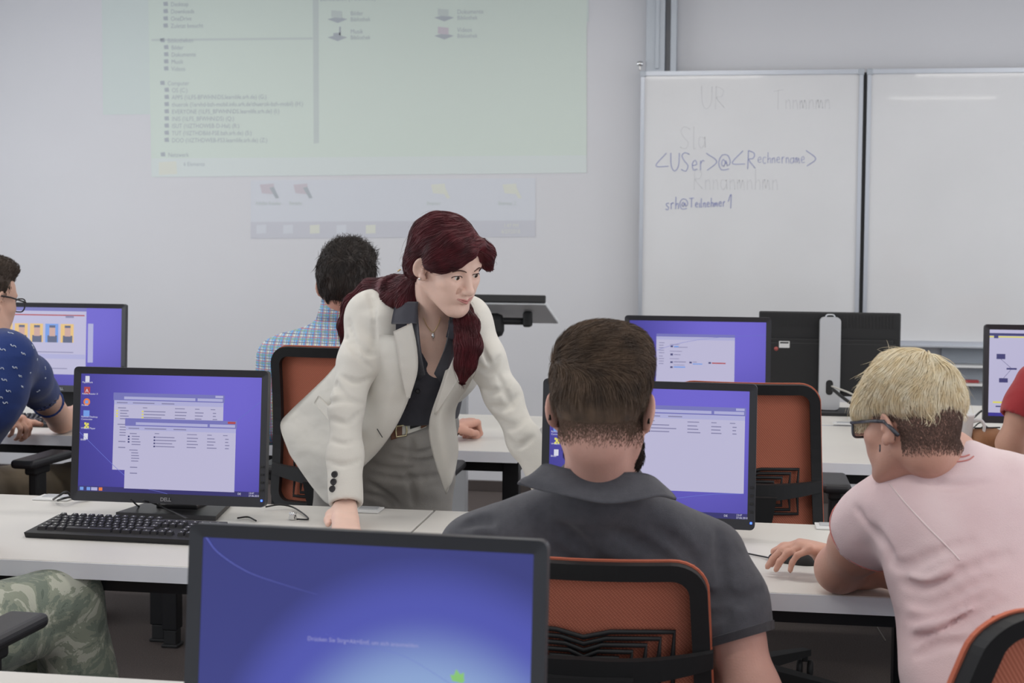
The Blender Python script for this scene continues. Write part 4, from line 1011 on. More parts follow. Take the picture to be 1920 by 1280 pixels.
def eyes(P, H, R, S, look=(0, 1, 0), iris=(70, 52, 40)):
    """eyeballs with iris and pupil, as their own small parts"""
    sc = mat('eye_white', (214, 208, 204), .2, spec=.6); im = mat('iris_brown', iris, .2); pm = mat('pupil', (12, 10, 10), .1)
    L = np.array(nrm(R @ V(look)))
    for s in (-1, 1):
        c = R @ (V(s * .031, .0715, .001) * S) + H
        e = MB(); bm = bmesh.new(); bmesh.ops.create_uvsphere(bm, u_segments=20, v_segments=14, radius=.0138 * S)
        e.add([V(*v.co) + c for v in bm.verts], [[v.index for v in f.verts] for f in bm.faces], True); bm.free(); P.mb('eyeball', e, sc)
        for nm, rr, dd, mm in (('iris', .0064, .0126, im), ('pupil', .003, .0137, pm)):
            u = nrm(np.cross(L, V(0, 0, 1))); w = np.cross(u, L); cc = c + L * dd * S
            vs = [cc + L * .0018 * S] + [cc + (u * math.cos(a) + w * math.sin(a)) * rr * S for a in np.linspace(0, 2 * PI, 17)[:-1]]
            P.mb(nm, MB().add(vs, [(0, 1 + i, 1 + (i + 1) % 16) for i in range(16)], True), mm)
def hand(B, wrist, knuck, palm_n, curl, side=1, S=1., thumb=None, spread=.3, k=.006):
    """five-fingered hand. wrist, knuck: middle knuckle point; palm_n: palm normal; curl: list of (a1,a2,a3) bends in degrees for index..little; side: +1 thumb on the (fwd x palm_n) side"""
    w, kn = V(wrist), V(knuck); f = nrm(kn - w); n = nrm(V(palm_n) - f * np.dot(V(palm_n), f)); sd = np.cross(f, n) * side; L = np.linalg.norm(kn - w)
    B.chain([w, w + f * L * .5 + sd * .004 * S, kn - f * .008 * S], [.021 * S, .026 * S, .025 * S], k=.012, flat=(n, .55))
    B.cap(w + f * .02 * S + sd * .018 * S - n * .0 , kn + sd * .026 * S - f * .016 * S, .014 * S, .012 * S, k=.012); B.cap(w + f * .02 * S - sd * .016 * S, kn - sd * .026 * S - f * .014 * S, .013 * S, .010 * S, k=.012)
    lens = [(.043, .026, .021), (.047, .030, .022), (.043, .028, .021), (.034, .021, .019)]
    tips = []
    for i in range(4):
        b = kn + sd * (.029 - .0195 * i) * S - f * (.004, 0, .005, .013)[i] * S; d = nrm(f + sd * (.5 - i / 3) * spread); ang = 0; pts = [b]
        for j in range(3):
            ang += math.radians(curl[i][j]); dd = d * math.cos(ang) + n * math.sin(ang); pts.append(pts[-1] + dd * lens[i][j] * S)
        r = [.0100, .0090, .0083, .0074]; r = [x * S * (1, 1.03, 1, .88)[i] for x in r]
        B.chain(pts, r, k=.0035); B.ell(b, .011 * S, k=k); tips.append(pts[-1])
    # thumb
    tb = w + f * .028 * S + sd * .022 * S + n * .004 * S
    t = thumb or ((.75, .65, .25), (.9, .3, .25), (.95, .1, .3)); pts = [tb]
    for j, (q, LL) in enumerate(zip(t, (.040, .033, .028))): pts.append(pts[-1] + nrm(f * q[0] + sd * q[1] + n * q[2]) * LL * S)
    B.chain(pts, [.0145 * S, .0115 * S, .0105 * S, .0088 * S], k=.008)
    return tips, pts

def disc(c, n, r, th, k=16):
    c, n = V(c), nrm(n); u = nrm(np.cross(n, V(.1, .3, 1))); w = np.cross(n, u); vs = []
    for rr, d in ((r, -th), (r, th * .6), (r * .8, th), (r * .6, th * .7)): vs += [c + n * d + (u * math.cos(2 * PI * i / k) + w * math.sin(2 * PI * i / k)) * rr for i in range(k)]
    fs = [(j * k + i, j * k + (i + 1) % k, (j + 1) * k + (i + 1) % k, (j + 1) * k + i) for j in range(3) for i in range(k)] + [tuple(3 * k + i for i in range(k)), tuple(range(k))]
    return MB().add(vs, fs, False)

# ------------------------------------------------------------------ bodies
def Q(px, py, Y=None, **k): return V(*at(px, py, Y=Y, **k))
def basis(fwd, pitch=0., roll=0.):
    """head rotation: fwd = level facing direction, pitch down and roll (towards the person's right) in degrees"""
    f = nrm(V(fwd[0], fwd[1], 0)); r = np.cross(f, V(0, 0, 1)); R0 = np.stack([r, f, V(0, 0, 1)], 1)
    return R0 @ eul(-pitch, roll, 0)
def aim(a, b):
    z = nrm(V(b) - V(a)); x = nrm(np.cross(z, V(.3, .9, .2))); y = np.cross(z, x); return np.stack([x, y, z], 1)
def torso(B, J, inf=0., W=1., k=.05, front=None):
    """J: pelvis, waist, chest, neck, shL, shR; front = direction the chest faces"""
    f = nrm(front)
    B.cap(J['pelvis'], J['waist'], .165 * W + inf, .145 * W + inf, k=k, flat=(f, .68))
    B.cap(J['waist'], J['chest'], .145 * W + inf, .165 * W + inf, k=k, flat=(f, .68))
    a, b, c = V(J['shL']), V(J['shR']), V(J['chest']); m = (a + b) / 2
    B.cap(a * .85 + b * .15, b * .85 + a * .15, .062 + inf, .062 + inf, k=k)
    B.cap(c * .7 + a * .3, c * .7 + b * .3, .115 * W + inf, .115 * W + inf, k=k, flat=(f, .85))
    n = V(J['neck'])
    for s in (a, b): B.cap(n + (s - n) * .15 - V(0, 0, .01), n + (s - n) * .72 - V(0, 0, .0), .042 + inf, .05 + inf, k=.04)
def arm(B, sh, el, wr, inf=0., upto=2., W=1., k=.025, r=None):
    r = r or (.058, .049, .042, .040, .027); sh, el, wr = V(sh), V(el), V(wr)
    pts = [sh, sh + (el - sh) * .55, el, el + (wr - el) * .35, wr]; rs = [x * W + inf for x in r]
    if upto < 1:
        e = sh + (el - sh) * upto; B.chain([sh, sh + (el - sh) * upto * .6, e + (el - sh) * .06], [rs[0], rs[1] * 1.04, rs[1] * 1.04], k=k)
    else: B.chain(pts, rs, k=k)
def cuff(B, a, b, r, t=.0035, d=.02, L=.09):
    """cut a sleeve square at b (coming from a) and hollow it"""
    a, b = V(a), V(b); z = nrm(b - a); B.box(b + z * L / 2, (r * 1.7, r * 1.7, L / 2), aim(a, b), 0., .003, True); B.cap(b - z * d, b + z * .01, r - t, r - t, k=.002, sub=True)
def leg(B, hip, knee, ank, inf=0., W=1., k=.03):
    hip, knee, ank = V(hip), V(knee), V(ank)
    B.chain([hip, hip + (knee - hip) * .5, knee, knee + (ank - knee) * .35, ank], [(x) * W + inf for x in (.088, .076, .060, .056, .04)], k=k)
def shoe(P, ank, toe, m):
    S_ = Solid(); a, t_ = V(ank), V(toe); S_.cap(V(a[0], a[1], .045), V(t_[0], t_[1], .035), .042, .038, flat=((0, 0, 1), .85)); S_.cap(V(a[0], a[1], .05), V(a[0], a[1], .09), .04, .037); S_.cut((0, 0, .002), (0, 0, -1)) 
    S_.ops.pop(); P.part('shoe', S_.surf(.008), m)
dark_shoe = mat('shoe_leather', (46, 42, 42), .5)
toC = lambda p: nrm(V(-p[0], -p[1], 0))           # level direction from a point to the viewer's place
def turn(v, deg): a = math.radians(deg); return V(v[0] * math.cos(a) - v[1] * math.sin(a), v[0] * math.sin(a) + v[1] * math.cos(a), 0)

# ================================================================== the woman in the blazer
FAST = False
def woman():
    P = Person('woman with long dark red hair and cream blazer leaning with both hands on the desk', (-.95, 3.84, 0))
    sk = skin('skin_fair', (226, 190, 174)); blz = cloth('blazer_cream', (216, 212, 204), .03, .25, 700, 5); blo = cloth('blouse_grey', (66, 66, 74), .08, .3, 600)
    trs = cloth('trousers_grey', (150, 146, 141), .06, .3, 600); hr = mat('hair_burgundy', (92, 28, 36), .5, spec=.32, c2=(58, 20, 26), vscale=22)
    hd = Q(838, 497, 3.50); R = basis(turn(toC(hd), 39), 21, 5); S = .95
    H = hd
    J = dict(pelvis=Q(722, 890, 3.83), waist=Q(772, 790, 3.77), chest=Q(800, 672, 3.70), neck=Q(806, 606, 3.63), shR=Q(694, 592, 3.66), shL=Q(878, 602, 3.63))
    front = turn(toC(J['chest']), 18); front = nrm(front + V(0, 0, -.35))
    elR, wrR = Q(648, 765, 3.50), Q(648, 938, 3.37); elL, wrL = Q(944, 745, 3.60), Q(1022, 905, 3.50)
    hipR, hipL = J['pelvis'] + V(-.09, 0, 0), J['pelvis'] + V(.09, 0, 0)
    kR, kL = V(-1.08, 3.77, .44), V(-.84, 3.76, .45); aR, aL = V(-1.10, 3.86, .07), V(-.82, 3.85, .07)
    # body
    B = Solid(); torso(B, J, -.02, .82, front=front); arm(B, J['shR'], elR, wrR, W=.84, r=(.046, .040, .034, .033, .029)); arm(B, J['shL'], elL, wrL, W=.84, r=(.044, .035, .028, .028, .029))
    leg(B, hipR, kR, aR, -.01, .9); leg(B, hipL, kL, aL, -.01, .9)
    nb = H + R @ (V(0, -.035, -.055) * S)
    B.cap(nb, J['neck'] + V(0, .01, -.0), .05, .052, k=.03); B.cap(J['neck'] + V(0, 0, .0), J['chest'] + front * .06 + V(0, 0, .02), .055, .07, k=.05)
    for s in (-1, 1): B.cap(H + R @ (V(s * .05, -.02, -.05) * S), J['neck'] + front * .045 + V(s * .01, 0, -.01), .012, .01, k=.03)
    B.frame(H, R, S); head(B, True); B.frame()
    ht = Solid()
    # right hand flat on the desk, left one too
    hand(B, wrR + V(0, 0, -.010), Q(650, 1003, z=DZ + .022), (0, 0, -1), [(8, 12, 8), (8, 10, 8), (8, 12, 8), (10, 14, 8)], side=-1, S=.93, spread=.4, thumb=((.85, .45, .1), (.95, .15, .15), (.98, .0, .15)))
    hand(B, wrL, Q(1042, 968, z=DZ + .02), (0, 0, -1), [(8, 12, 8)] * 4, side=1, S=.93, spread=.6)
    zl = H[2] - .14
    v1 = B.surf(.0022, lo=V(H[0] - .14, H[1] - .16, zl), hi=V(9, 9, 9)); v2 = B.surf(.006, hi=V(9, 9, zl + .004))
    P.part('body', merge(v1, v2), sk)
    eyes(P, H, R, S, look=(-.18, 1, -.08)); 
    # face details: brows, lashes, lips
    brow = mat('brow_brown', (96, 68, 60), .8); lash = mat('lash_dark', (44, 34, 34), .8); lipm = mat('lip_rose', (188, 124, 118), .45)
    for s in (-1, 1):
        pts = [(s * .013, .094, .0195), (s * .024, .094, .0235), (s * .036, .088, .024), (s * .047, .077, .019)]
        c = bez([H + R @ (V(*p) * S) for p in pts], 14); c = B.snap([tuple(q) for q in c], .0003); n = len(c)
        P.mb('eyebrow', MB().tube([V(*q) for q in c], [.0009 + .0012 * math.sin(PI * (i + 1.5) / (n + 2)) for i in range(n)], 6), brow)
        up = [H + R @ (V(s * (.0315 + .0158 * math.cos(a)), .0865 - .007 * abs(math.cos(a)) * (1 if math.cos(a) > 0 else .4), .0005 + .0068 * math.sin(a)) * S) for a in np.linspace(0.05, PI - .05, 12)]
        P.mb('eyelash', MB().tube([V(*q) for q in B.snap(np.array(up), .0002)], .0011, 5), lash)
    # lips as thin rolls over the mouth
    for zz, k_, nm in ((-.0595, .0026, 'upper_lip'), (-.0670, .0032, 'lower_lip')):
        pts = [H + R @ (V(x, .105 - abs(x) * .45, zz + (abs(x) * .20 if nm == 'upper_lip' else abs(x) * .38) - (.0006 if nm == 'upper_lip' and abs(x) < .003 else 0)) * S) for x in np.linspace(-.030, .030, 13)]
        c = B.snap(np.array(pts), -.0009); P.mb(nm, MB().tube([V(*q) for q in c], [.0005 + .8 * k_ * math.sin(PI * (i + .3) / 12.6) ** .8 for i in range(13)], 8), lipm)
    # hair
    Hs = Solid(); Hs.frame(H, R, S)
    Hs.ell((0, -.022, .044), (.085, .108, .091), k=.02); Hs.ell((0, -.06, -.005), (.072, .06, .07), k=.03)
    Hs.ell((.004, .115, -.035), (.085, .075, .093), k=.012, sub=True)
    Hs.chain([(-.03, .078, .088), (.012, .092, .076), (.045, .080, .056), (.068, .05, .034), (.078, .02, .020)], [.014, .017, .018, .019, .018], k=.02)
    Hs.chain([(.0, .05, .115), (.04, .06, .09), (.07, .03, .06)], [.02, .025, .022], k=.03)
    Hs.chain([(-.034, .078, .088), (-.062, .075, .060), (-.078, .062, .030), (-.084, .075, .012)], [.013, .018, .016, .006], k=.02)
    Hs.chain([(-.07, .0, .04), (-.084, .0, .0), (-.07, -.03, -.06)], [.022, .02, .02], k=.03)
    Hs.chain([(.072, -.035, .02), (.066, -.055, -.01), (.052, -.075, -.035)], [.018, .020, .025], k=.02)
    Hs.ell((.088, -.004, -.010), (.034, .026, .037), k=.008, sub=True); Hs.frame()
    lockA = [Q(778, 535, 3.60), Q(735, 545, 3.66), Q(696, 546, 3.70), Q(662, 572, 3.71), Q(645, 610, 3.72), Q(643, 645, 3.72)]
    Hs.chain(lockA, [.036, .034, .030, .022, .014, .006], k=.025)
    lockB = [Q(785, 540, 3.57), Q(765, 570, 3.57), Q(752, 590, 3.57)]; Hs.chain(lockB, [.032, .028, .012], k=.02)
    Hs.chain([Q(780, 550, 3.58), Q(745, 560, 3.61), Q(718, 568, 3.63)], [.034, .027, .016], k=.02)
    lockC = [Q(862, 575, 3.60), Q(874, 610, 3.52), Q(878, 645, 3.48), Q(873, 680, 3.48), Q(868, 712, 3.49)]
    Hs.chain(lockC, [.026, .030, .031, .025, .008], k=.02)
    Hs.noise(.003, 60, seed=3)
    hv, hf = Hs.surf(.004)
    nape = H + R @ (V(.045, -.075, -.03) * S); part = H + R @ (V(-.032, .06, .115) * S); Ri = R.T
    A_ = np.array(lockA); C_ = np.array(lockC)
    def seg(P_, L):
        a, b = L[:-1], L[1:]; ab = b - a; best = np.full(len(P_), 9.); D = np.zeros_like(P_)
        for i in range(len(a)):
            h_ = np.clip(((P_ - a[i]) @ ab[i]) / (ab[i] @ ab[i]), 0, 1); dd = np.linalg.norm(P_ - a[i] - h_[:, None] * ab[i], axis=1); m = dd < best; best[m] = dd[m]; D[m] = nrm(ab[i])
        return best, D
    def df(P_, u):
        loc = (P_ - H) @ R / S; d = nape - P_; d /= np.linalg.norm(d, axis=1, keepdims=True) + 1e-6
        fr = np.clip((loc[:, 1] - .0) / .06, 0, 1)[:, None]; side = np.where(loc[:, :1] > -.034, 1, -1)
        sweep = (R @ np.stack([side[:, 0] * .9, np.full(len(P_), -.25), np.full(len(P_), -.55)], 0)).T
        d = d * (1 - fr) + sweep * fr
        ba, da = seg(P_, A_); bc, dc = seg(P_, C_); d = np.where((ba < .04)[:, None] & (loc[:, :1] > -.02), da, d); d = np.where((bc < .045)[:, None] & (loc[:, 2:] < -.05), dc, d)
        return d
    roots = sample(hv, hf, 5200); pth = grow(Hs, roots, df, 9, .011, .0006, .0035, .9, .08)
    fly = grow(Hs, sample(hv, hf, 160), df, 8, .016, .001, .018, .7, .25)
    P.part('hair', merge((hv, hf), strands(pth, .0010, n=3), strands(fly, .0004, n=3)), hr)
    P.mb('hair_clip', MB().tube([Q(746, 508, 3.575), Q(751, 505, 3.57)], .0022, 6), mat('clip_gold', (214, 190, 140), .3, .8))
    er = H + R @ (V(.0835, .0, -.030) * S); P.mb('earring', MB().tube([er, er + R @ V(.004, .001, 0)], .0028, 10), M['chrome'])
    # blouse
    C = Solid(); torso(C, J, -.008, .84, front=front); C.cap(J['chest'] + front * .035, J['waist'] + front * .02, .10, .07, k=.05, flat=(front, .8)); 
    ap = Q(797, 700, 3.5); 
    C.cap(J['neck'] + V(0, 0, .03), J['neck'] + V(0, 0, -.02), .064, .06, k=.02, sub=True)
    for yy in (3.48, 3.52, 3.56, 3.60): C.chain([Q(811, 585, yy), Q(813, 640, yy), Q(801, 695, yy)], [.044, .034, .004], k=.008, sub=True)
    C.box(Q(768, 797, 3.66) + V(0, 0, -.12), (.3, .3, .12), None, 0, .004, True); C.noise(.004, 16, (1, 1, 2), 5)
    P.part('blouse', C.surf(.0055, lo=V(-9, -9, .86)), blo)
    def strip(rows, m, name, th=.003, nu=8, nv=12, sol=None, off=.004):
        g = interp_rows(rows, nu, nv)
        if sol is not None: g = sol.snap(g, off)
        return P.part(name, sheet(g, th), m)
    # blouse collar leaves and placket
    strip([[Q(742, 569, 3.565), Q(737, 590, 3.545), Q(734, 607, 3.53)], [Q(762, 566, 3.54), Q(759, 590, 3.52), Q(757, 607, 3.51)], [Q(784, 566, 3.53), Q(782, 588, 3.505), Q(781, 606, 3.495)]], blo, 'blouse_collar')
    strip([[Q(782, 566, 3.53), Q(784, 605, 3.50), Q(788, 650, 3.50), Q(797, 702, 3.55)], [Q(776, 590, 3.53), Q(774, 615, 3.52), Q(778, 655, 3.53), Q(785, 712, 3.57)]], blo, 'blouse_edge')
    strip([[Q(842, 600, 3.50), Q(840, 628, 3.49), Q(832, 658, 3.50), Q(814, 700, 3.55)], [Q(862, 598, 3.53), Q(858, 640, 3.52), Q(846, 680, 3.54), Q(828, 720, 3.58)]], blo, 'blouse_edge')
    strip([[Q(843, 585, 3.55), Q(842, 605, 3.50), Q(836, 632, 3.49)], [Q(862, 590, 3.53), Q(866, 612, 3.50), Q(860, 640, 3.50)]], blo, 'blouse_collar')
    bt = mat('button_dark', (44, 42, 44), .3)
    for px, py in ((783, 734), (757, 770)):
        q = C.snap([Q(px, py, 3.6)], .004)[0]; n_ = toC(q); P.mb('blouse_button', disc(q, n_, .0062, .003), bt)
    # necklace
    nk = B.snap(np.array([tuple(x) for x in bez([Q(785, 603, 3.53), Q(792, 619, 3.53), Q(801, 629, 3.53), Q(809, 634, 3.53), Q(818, 628, 3.53), Q(828, 616, 3.53), Q(834, 606, 3.53)], 30)]), .0022)
    gold = mat('gold_chain', (222, 196, 150), .3, .9); P.mb('necklace', MB().tube([V(*x) for x in nk], .0011, 5), gold)
    pm_ = B.snap([Q(810, 636, 3.53)], .003)[0]; P.mb('pendant', MB().lathe([(.0005, .009), (.0025, .003), (.0042, -.003), (.003, -.007), (.0004, -.009)], tuple(pm_ - V(0, 0, .004)), 10), M['chrome'])
    # trousers
    T_ = Solid(); f2 = nrm(turn(toC(J['pelvis']), 5)); up = Q(768, 806, 3.77)
    T_.cap(J['pelvis'], up, .152, .132, k=.05, flat=(f2, .74)); T_.cap(hipR, hipL, .10, .10, k=.05, flat=(f2, 1.05))
    leg(T_, hipR, kR, aR, .016, .98); leg(T_, hipL, kL, aL, .016, .98); T_.noise(.006, 14, (1, 1, 2.2), 8)
    T0 = Solid(); T0.ops = list(T_.ops)
    folds(T_, T0, [([(690, 868), (740, 882), (800, 872)], .005), ([(700, 890), (760, 900), (830, 890)], .004), ([(745, 845), (790, 850), (820, 838)], .004), ([(735, 858), (790, 866), (830, 858)], .004), ([(690, 905), (720, 925), (745, 945)], .005), ([(762, 885), (772, 915), (775, 945)], .003), ([(680, 925), (715, 935), (735, 950)], .004), ([(770, 822), (772, 845), (765, 860)], .003)], .014)
    T_.box(Q(768, 790, 3.66) + V(0, 0, .1), (.3, .3, .1), None, 0, .004, True)
    P.part('trousers', T_.surf(.0065), trs)
    # belt
    bl = Solid(); 
    by = [(738, 812), (752, 806), (770, 801), (790, 796), (806, 792)]
    bb = mat('belt_white', (222, 220, 212), .7); bk = mat('belt_black', (36, 36, 40), .7); br = mat('belt_leather', (112, 76, 58), .55); gb = mat('buckle_gold', (206, 196, 160), .25, .9)
    def band(pts, hw, off, m, name, th=.004):
        up_ = V(0, 0, 1); g = np.array([[T_.snap([Q(x, y + s * hw, 3.66)], off)[0] for (x, y) in pts] for s in (-1, 0, 1)]); g = interp_rows([list(map(tuple, r)) for r in g], 4, 16); return P.part(name, sheet(g, th), m)
    band(by, 10, .007, bb, 'belt'); band([(x, y) for x, y in by[2:]], 3, .011, bk, 'belt_stripe', .002); band([(734, 813), (744, 810), (754, 806)], 11, .010, br, 'belt_tip'); band([(793, 795), (800, 793), (806, 791)], 9, .010, br, 'belt_loop')
    bc = T_.snap([Q(754, 805, 3.62)], .014)[0]; bx, bz_ = (.013, .016)
    rx = nrm(np.cross(V(0, 0, 1), f2)); pts = [bc + rx * a * bx + V(0, 0, b * bz_) + rx * 0 for a, b in ((-1, -1), (1, -.8), (1.15, 0), (1, 1), (-1, .8), (-1.1, 0))]
    P.mb('belt_buckle', MB().tube(pts, .0028, 6, True), gb)
    # blazer: sleeves, shoulders and back
    Z = Solid()
    m_ = (J['shL'] + J['shR']) / 2
    Z.cap(J['shR'] * .9 + J['shL'] * .1 + V(0, .01, -.002), J['shL'] * .9 + J['shR'] * .1 + V(0, .01, -.002), .066, .064, k=.04)
    Z.cap(J['chest'] + V(-.06, .03, 0), J['chest'] + V(.04, .03, 0), .122, .112, k=.05, flat=(front, .9)); Z.cap(J['chest'] + V(-.01, .035, 0), J['waist'] + V(-.04, .04, -.02), .136, .115, k=.05, flat=(front, .8))
    for s, e, w_, rr in ((J['shR'], elR, wrR, (.054, .049, .042, .041, .041)), (J['shL'], elL, wrL, (.053, .048, .042, .040, .039))):
        end = w_ + nrm(w_ - e) * .01; Z.chain([s, s + (e - s) * .5, e, e + (end - e) * .5, end + nrm(end - e) * .02], [*rr], k=.03)
    Z.cap(J['neck'] + V(-.03, .04, 0), J['shR'], .052, .06, k=.04); Z.cap(J['neck'] + V(.03, .04, 0), J['shL'], .052, .056, k=.04); Z.cap(Q(722, 600, 3.61), Q(728, 680, 3.60), .036, .04, k=.03)
    # opening in front
    Z.chain([Q(812, 560, 3.52), Q(812, 620, 3.53), Q(812, 680, 3.54), Q(800, 740, 3.60), Q(782, 800, 3.64), Q(760, 870, 3.66), Q(750, 930, 3.66)], [.085, .066, .066, .080, .105, .135, .17], k=.006, sub=True)
    Z.cap(J['neck'] + V(.0, .02, .055), J['neck'] + V(0, -.03, -.02), .072, .066, k=.01, sub=True)
    # folds
    def fold(pts, r, Y, sub=True, k=.014): Z.chain([Q(x, y, Y + dy) for x, y, dy in pts], [r] * len(pts), k=k, sub=sub)
    Z0 = Solid(); Z0.ops = list(Z.ops)
    folds(Z, Z0, [([(612, 757), (640, 748), (682, 756)], .0055), ([(618, 785), (650, 792), (680, 772)], .004), ([(668, 640), (688, 662), (702, 664)], .007), ([(640, 610), (662, 655), (696, 690)], .0045), ([(655, 600), (664, 640), (672, 670)], .004),
                  ([(640, 705), (668, 716), (698, 708)], .004), ([(615, 822), (644, 832), (676, 824)], .0035), ([(612, 862), (640, 872), (678, 862)], .0035), ([(620, 700), (632, 725), (650, 744)], .004), ([(690, 540), (700, 575), (702, 620), (698, 660)], .003),
                  ([(893, 688), (918, 694), (938, 668)], .006), ([(898, 640), (912, 670), (922, 688)], .004), ([(900, 725), (930, 735), (958, 715)], .004), ([(918, 762), (948, 762), (975, 740)], .006), ([(928, 785), (960, 800), (988, 782)], .004), ([(945, 822), (972, 836), (1000, 820)], .004), ([(935, 705), (950, 740), (960, 760)], .004)])
    Z.noise(.0035, 20, seed=11)
    for e, w_, r_ in ((elR, wrR, .041), (elL, wrL, .039)): end = w_ + nrm(w_ - e) * .01; cuff(Z, e, end, r_, .010, .015, .07)
    zv = Z.surf(.0045)
    # front panels and tail, as draped cloth
    def panel(rows, th=.006, nu=40, nv=30): return sheet(interp_rows([[Q(*p) for p in r] for r in rows], nu, nv), th)
    A1 = panel([[(783, 640, 3.525), (745, 630, 3.53), (708, 628, 3.58), (672, 640, 3.68), (655, 650, 3.74)],
                [(781, 700, 3.54), (737, 700, 3.54), (692, 705, 3.59), (650, 698, 3.70), (622, 696, 3.77)],
                [(766, 748, 3.56), (720, 752, 3.55), (675, 757, 3.60), (625, 748, 3.72), (583, 735, 3.80)],
                [(743, 797, 3.58), (702, 806, 3.57), (655, 812, 3.62), (600, 802, 3.74), (545, 771, 3.83)],
                [(713, 840, 3.60), (680, 852, 3.59), (640, 862, 3.63), (584, 845, 3.73), (527, 797, 3.83)],
                [(682, 871, 3.62), (664, 892, 3.61), (634, 925, 3.63), (590, 905, 3.71), (541, 842, 3.80)],
                [(678, 874, 3.62), (658, 898, 3.61), (624, 945, 3.64), (592, 920, 3.70), (548, 856, 3.79)]])
    A2 = panel([[(850, 640, 3.53), (872, 640, 3.55), (898, 640, 3.60)], [(829, 715, 3.56), (851, 715, 3.56), (882, 712, 3.62)], [(806, 790, 3.60), (829, 782, 3.585), (853, 768, 3.64)], [(812, 848, 3.62), (836, 845, 3.60), (858, 838, 3.64)], [(837, 925, 3.64), (845, 905, 3.63), (852, 882, 3.65)]], nv=14)
    L1 = panel([[(772, 605, 3.50), (738, 621, 3.51)], [(781, 645, 3.505), (744, 655, 3.508)], [(783, 695, 3.515), (752, 700, 3.512)], [(768, 745, 3.54), (763, 748, 3.536)]], .005, 24, 6)
    L2 = panel([[(868, 600, 3.50), (885, 612, 3.52)], [(858, 650, 3.51), (880, 660, 3.52)], [(838, 700, 3.53), (862, 705, 3.53)], [(814, 775, 3.58), (817, 777, 3.58)]], .005, 24, 6)
    F1 = panel([[(598, 742, 3.72), (590, 756, 3.72)], [(628, 772, 3.66), (618, 788, 3.66)], [(665, 806, 3.57), (653, 822, 3.57)]], .006, 16, 5)
    P.part('blazer', merge(zv, A1, A2, L1, L2, F1), blz)
    for px, py in ((617, 884), (618, 900), (619, 915)):
        q = Z.snap([Q(px, py, 3.34)], .002)[0]; n_ = nrm(toC(q) + V(-.25, 0, 0)); P.mb('cuff_button', disc(q, n_, .0082, .004), bt)
    q = Q(716, 812, 3.562); P.mb('button_hole', MB().tube([Q(707, 804, 3.563), Q(717, 820, 3.568)], .0012, 5), bt)
    shoe(P, aR, aR + V(.02, -.17, 0), dark_shoe); shoe(P, aL, aL + V(.02, -.17, 0), dark_shoe)
woman()

def short_hair(P, Hs, hv, hf, m, n, df, K=6, step=.006, lift=.006, w=.0009, keep=None, jit=.25, tang=.6, name='hair'):
    roots = sample(hv, hf, n, keep); pth = grow(Hs, roots, df, K, step, .0003, lift, tang, jit)
    return merge((hv, hf), strands(pth, w)) 
